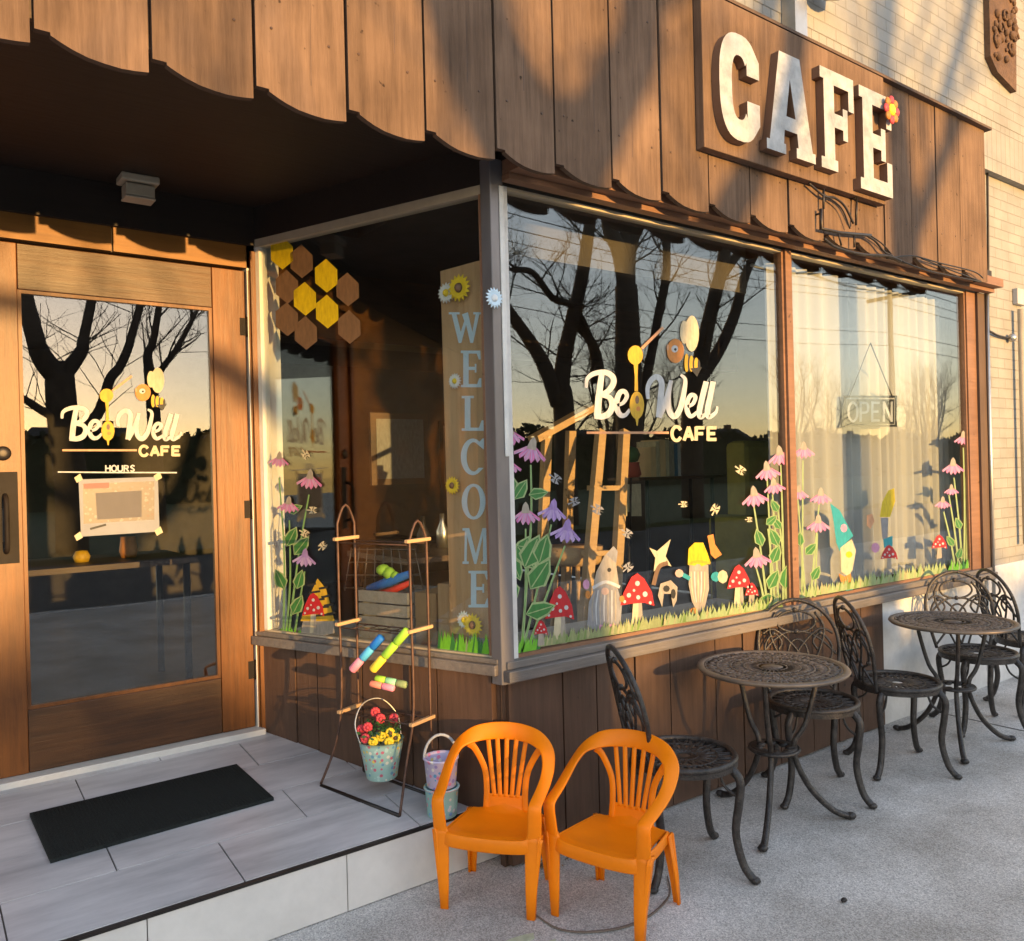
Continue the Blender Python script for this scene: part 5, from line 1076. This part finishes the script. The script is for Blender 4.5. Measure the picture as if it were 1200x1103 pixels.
# ================================================================== ACROSS THE STREET (reflected in the glass, and shading the front)
def bare_tree(limbs, label, seeds, n2=5, tw=3, grp='bare street trees across the pavement', sc=1.0, tr=.028):
    """limbs: list of (points, r0, r1); twigs grow from the limbs by recursion"""
    base = limbs[0][0][0]; t = thing('bare_tree', label, 'tree', base, 0, grp); inv = Matrix.Translation(-Vector(base))
    rnd = random.Random(seeds)
    k = MB(); P, r0_, r1_ = limbs[0]; k.tube(catmull(P, 5), [r0_, r1_], 'bark', 12); cb(k, 'trunk', t, inv)
    k = MB(); k2 = MB()
    def grow(p, d, L_, r, lev):
        pts = [p]; q = Vector(d)
        for i in range(4):
            q = (q+Vector((rnd.uniform(-1, 1), rnd.uniform(-1, 1), rnd.uniform(-.5, .9)))*.22).normalized(); pts.append(pts[-1]+q*L_/4)
        (k if lev > 1 else k2).tube(pts, [r, r*.45], 'bark', 5 if lev > 1 else 3, caps=False)
        if lev > 0:
            for i in range(n2):
                j = rnd.randint(1, 4); dd = (q*.6+Vector((rnd.uniform(-1, 1), rnd.uniform(-1, 1), rnd.uniform(-.4, 1)))).normalized()
                grow(pts[j], dd, L_*rnd.uniform(.5, .75), r*.42, lev-1)
    for P, r0_, r1_ in limbs[1:]:
        C_ = catmull(P, 5); k.tube(C_, [r0_, r1_], 'bark', 9)
        for i in range(3, len(C_), 2):
            tg = (C_[i]-C_[i-1]).normalized(); r = (r0_+(r1_-r0_)*i/len(C_))*.33
            dd = (tg*.5+Vector((rnd.uniform(-1, 1), rnd.uniform(-1, 1), rnd.uniform(-.2, .9)))).normalized(); grow(C_[i], dd, rnd.uniform(.9, 1.7)*sc, min(r, tr)*sc, tw-1)
        tg = (C_[-1]-C_[-2]).normalized()
        for i in range(3): grow(C_[-1], (tg+Vector((rnd.uniform(-.6, .6), rnd.uniform(-.6, .6), rnd.uniform(-.2, .5)))).normalized(), 1.6*sc, min(r1_*.7, .05), tw-1)
    cb(k, 'limbs', t, inv); k2.ms and cb(k2, 'twigs', t, inv)
    return t
# tree seen in the door glass; its fork also throws the shadow on the boards
T1 = -12
def shd(pts, y0=0, dy=.0):      # branches whose shadow falls on the boards: followed back along the sun's rays to the tree
    o = []
    for i, (x, y) in enumerate(pts):
        p = at(x, y, FP); Y = T1+y0+dy*i; t = (FP-Y)/(-sdir.y); o.append(tuple(p+sdir*t))
    return o
V = lambda x, z, y=0: (x, T1+y, z)
LT = shd([(655, 205)])[0]
bare_tree([([V(3.12, 0), V(3.10, 1.5), V(LT[0]+.01, 3.0), shd([(650, 205)])[0], shd([(655, 182)])[0]], .32, .25),
           (shd([(640, 200), (606, 150), (568, 70), (545, 0), (525, -90)], 0, .06)+[V(2.05, 6.3, .6), V(1.9, 8, .6)], .24, .15),
           (shd([(665, 200), (692, 160), (725, 100), (748, 50), (752, 0), (765, -90)], 0, -.08)+[V(4.2, 8, -.5)], .17, .09),
           ([V(3.05, 2.7), V(2.6, 2.95, .2), V(2.2, 3.2, .3), V(1.7, 3.36, .3), V(1.2, 3.4, .4)], .10, .04),
           ([V(3.1, 2.5), V(3.65, 2.9, -.2)]+shd([(850, 262), (882, 200), (912, 100), (930, 0), (950, -120)], -.2, -.05)+[V(5.2, 7.5, -.2)], .12, .08)],
          'bare forked tree across the pavement, reflected in the door glass', 3, n2=2, tw=2, tr=.014)
P_ = shd([(1062, 300), (1056, 210), (1052, 120), (1070, 20)], -4)
bare_tree([([(P_[0][0]+.1, P_[0][1], 0), (P_[0][0]+.05, P_[0][1], 2), P_[0], P_[1]], .20, .15), (P_[1:]+[(P_[3][0]+.3, P_[3][1], 7.5)], .14, .07),
           ([P_[0]]+shd([(1090, 220), (1130, 120), (1165, 0)], -4, -.2), .09, .06)], 'slim bare tree across the street on open grass', 12, n2=4)
def refl(x, y, Y):      # where something mirrored in the front glass stands at depth Y
    d = ray(x, y); p = CAM+d*(GY/d.y); t = (GY-Y)/d.y; return p+Vector((d.x, -d.y, d.z))*t
def rt(pts, Y, jit): return [tuple(refl(x, y, Y)+Vector((0, jit*i*.35, 0))) for i, (x, y) in enumerate(pts)]
def gtrunk(x, y, Y): p = refl(x, y, Y); return (p.x, p.y, 0)
bare_tree([([gtrunk(737, 470, -9), tuple(refl(737, 470, -9)), tuple(refl(736, 400, -9)), tuple(refl(733, 335, -9))], .33, .27),
           (rt([(733, 345), (722, 300), (706, 270), (697, 240), (690, 200)], -9, .3), .22, .12), (rt([(735, 345), (740, 300), (752, 270), (775, 240), (800, 200)], -9, -.3), .20, .12),
           (rt([(735, 340), (731, 290), (728, 240), (722, 180)], -9, .1), .15, .10), (rt([(745, 500), (762, 430), (776, 370), (788, 320), (792, 260), (800, 190)], -9, -.2), .13, .09)],
          'thick bare tree reflected behind the logo in the big window', 5)
bare_tree([([gtrunk(662, 500, -12), tuple(refl(660, 480, -12)), tuple(refl(656, 455, -12))], .30, .26),
           (rt([(655, 470), (658, 420), (664, 385), (675, 330), (682, 270), (690, 200)], -12, .2), .24, .14), (rt([(654, 475), (640, 430), (622, 395), (600, 360), (585, 330)], -12, -.2), .22, .12),
           (rt([(697, 450), (694, 415), (680, 380), (664, 358), (640, 350), (615, 322), (590, 320)], -12, .2), .14, .07), (rt([(666, 370), (690, 400), (697, 430), (696, 470)], -12, .3), .13, .12)],
          'bare tree with two long leaning limbs reflected left of the logo in the big window', 6)
bare_tree([([gtrunk(810, 500, -11), tuple(refl(812, 470, -11)), tuple(refl(818, 430, -11))], .32, .26),
           (rt([(816, 445), (826, 390), (836, 340), (842, 300), (842, 230)], -11, .2), .24, .15), (rt([(816, 450), (845, 410), (865, 370), (880, 320), (905, 275), (930, 240)], -11, -.2), .2, .12),
           (rt([(842, 330), (860, 300), (885, 270), (910, 240)], -11, .2), .15, .10)],
          'bare leaning tree reflected right of the logo in the big window', 8)
# dark evergreen left of the sun path
ev = thing('evergreen_tree', 'dark evergreen tree across the street on the left', 'tree', (-.9, -14.5, 0)); k = MB(); k.tube([(0, 0, 0), (0, 0, 8.5)], [.25, .04], 'bark', 10); k.build('trunk', ev)
k = MB(); rnd = random.Random(4)
for i in range(5200):
    z = 8.5*rnd.random()**1.1+.4; rr = 2.35*(1-z/9.6)**.7*(.35+.65*math.sqrt(rnd.random())); a = rnd.random()*2*PI
    p = Vector((rr*math.cos(a), rr*math.sin(a), z)); d = Vector((math.cos(a), math.sin(a), rnd.uniform(-.6, .2))).normalized(); e = d.orthogonal().normalized(); l = rnd.uniform(.2, .42); e.rotate(Matrix.Rotation(rnd.random()*6, 3, d))
    k.add([p, p+d*l*.5+e*l*.3, p+d*l, p+d*l*.5-e*l*.3], [(0, 1, 2, 3)], 'hedge')
k.build('crown', ev)
# clipped hedge across the road (its top cuts the low sun off the lower walls)
k = MB(); rnd = random.Random(9); HY = -40; SH = (2.53-HY)*math.tan(SUN_EL)/math.cos(SUN_AZ); hz = SH+.74
k.box((-60, HY-1.4, -.05), (160, HY-.3, hz-.35), 'hedge')
for i in range(9000):
    x = rnd.uniform(-40, 130); hh_ = hz+.22*math.sin(x*.9)+.25*math.sin(x*.37+1)+.12*math.sin(x*2.3); z = rnd.uniform(0, hh_) if rnd.random() < .4 else hh_-.45*rnd.random()**.5
    p = Vector((x, HY-.2-rnd.random()*1.2, z)); d = Vector((rnd.uniform(-1, 1), rnd.uniform(-1, 1), rnd.uniform(-1, 1))).normalized(); e = d.orthogonal().normalized(); l = .5
    k.add([p, p+d*l*.5+e*l*.35, p+d*l, p+d*l*.5-e*l*.35], [(0, 1, 2, 3)], 'hedge')
tag(k.build('hedge'), 'long dark hedge across the street, reflected low in the glass', 'hedge')
# row of far bare trees right of the sun path, seen only in the big window's reflection
for i in range(9):
    x = 34+i*9+rnd.uniform(-2, 2); y = -38-rnd.uniform(0, 12); h = rnd.uniform(7, 10)
    bare_tree([([(x, y, 0), (x+.1, y, h*.3)], .3, .22)]+[([(x, y, h*.25), (x+a*.6, y+b*.6, h*.5), (x+a*1.4, y+b, h*.8), (x+a*1.6, y+b, h)], .16, .04) for a, b in ((-1.4, .3), (1.2, -.5), (.1, .9), (-.5, -.8), (1.9, .4))],
              'one of the bare trees in the far row beyond the hedge', 30+i, 4, 3, 'far row of bare trees', sc=1.7)
# houses far behind, utility poles and wires
for i, (x, y, w2, h, wm, lab) in enumerate(((18, -98, 7, 6.4, 'frame_tan', 'tan two storey house reflected low in the door glass'), (40, -104, 8, 7.0, 'off_white', 'white two storey house second from the left beyond the hedge'), (92, -92, 9, 6.2, 'grey_wood', 'grey house beyond the hedge, left in the big window reflection'), (128, -100, 9, 7.2, 'off_white', 'white house with the highest roof beyond the hedge'), (168, -98, 9, 6.4, 'trim', 'brown house farthest to the right beyond the hedge'))):
    ho = thing('house', lab, 'house', (x, y, 0), 0, 'houses beyond the hedge'); k = MB(); k.box((-w2, -4, 0), (w2, 4, h*.66), wm); k.build('wall', ho)
    k = MB(); r_ = h*.66; k.add([(-w2-.5, -4.5, r_), (w2+.5, -4.5, r_), (w2+.5, 4.5, r_), (-w2-.5, 4.5, r_), (-w2*.7, 0, h+1.2), (w2*.7, 0, h+1.2)], [(0, 1, 5, 4), (2, 3, 4, 5), (0, 4, 3), (1, 2, 5), (0, 3, 2, 1)], 'asphalt'); k.box((w2*.3, -.5, r_), (w2*.3+1, .5, h+1.9), 'terracotta'); k.build('roof', ho)
    for j in range(4): k = MB(); u = -w2+w2*.25+j*w2*.5; k.box((u, 4.002, 2.6), (u+1.1, 4.05, 4.0), 'dark_metal'); k.build('window', ho)
def pole(x, y, lab):
    t = thing('utility_pole', lab, 'pole', (x, y, 0), 0, 'utility poles along the road'); k = MB(); k.tube([(0, 0, 0), (0, 0, 9.5)], [.16, .11], 'bark', 10); k.build('post', t); k = MB(); k.box((-.06, -1.1, 8.7), (.06, 1.1, 8.85), 'bark'); k.build('crossarm', t)
for x, lab in ((-14, 'leftmost wooden utility pole'), (9.5, 'wooden utility pole between the door tree and the window trees'), (36, 'rightmost wooden utility pole')): pole(x, -14.5, lab)
k = MB()
for yy, z in ((-15.5, 8.9), (-14.5, 8.9), (-13.5, 8.9), (-14.5, 7.2), (-14.4, 6.6)):
    for x0, x1 in ((-14, 9.5), (9.5, 36), (36, 75)): k.tube([(x0+(x1-x0)*i/10, yy, z-.5*math.sin(PI*i/10)) for i in range(11)], .014, 'dark_metal', 4)
tag(k.build('power_lines'), 'thin dark power lines strung along the road between the utility poles', 'wires')
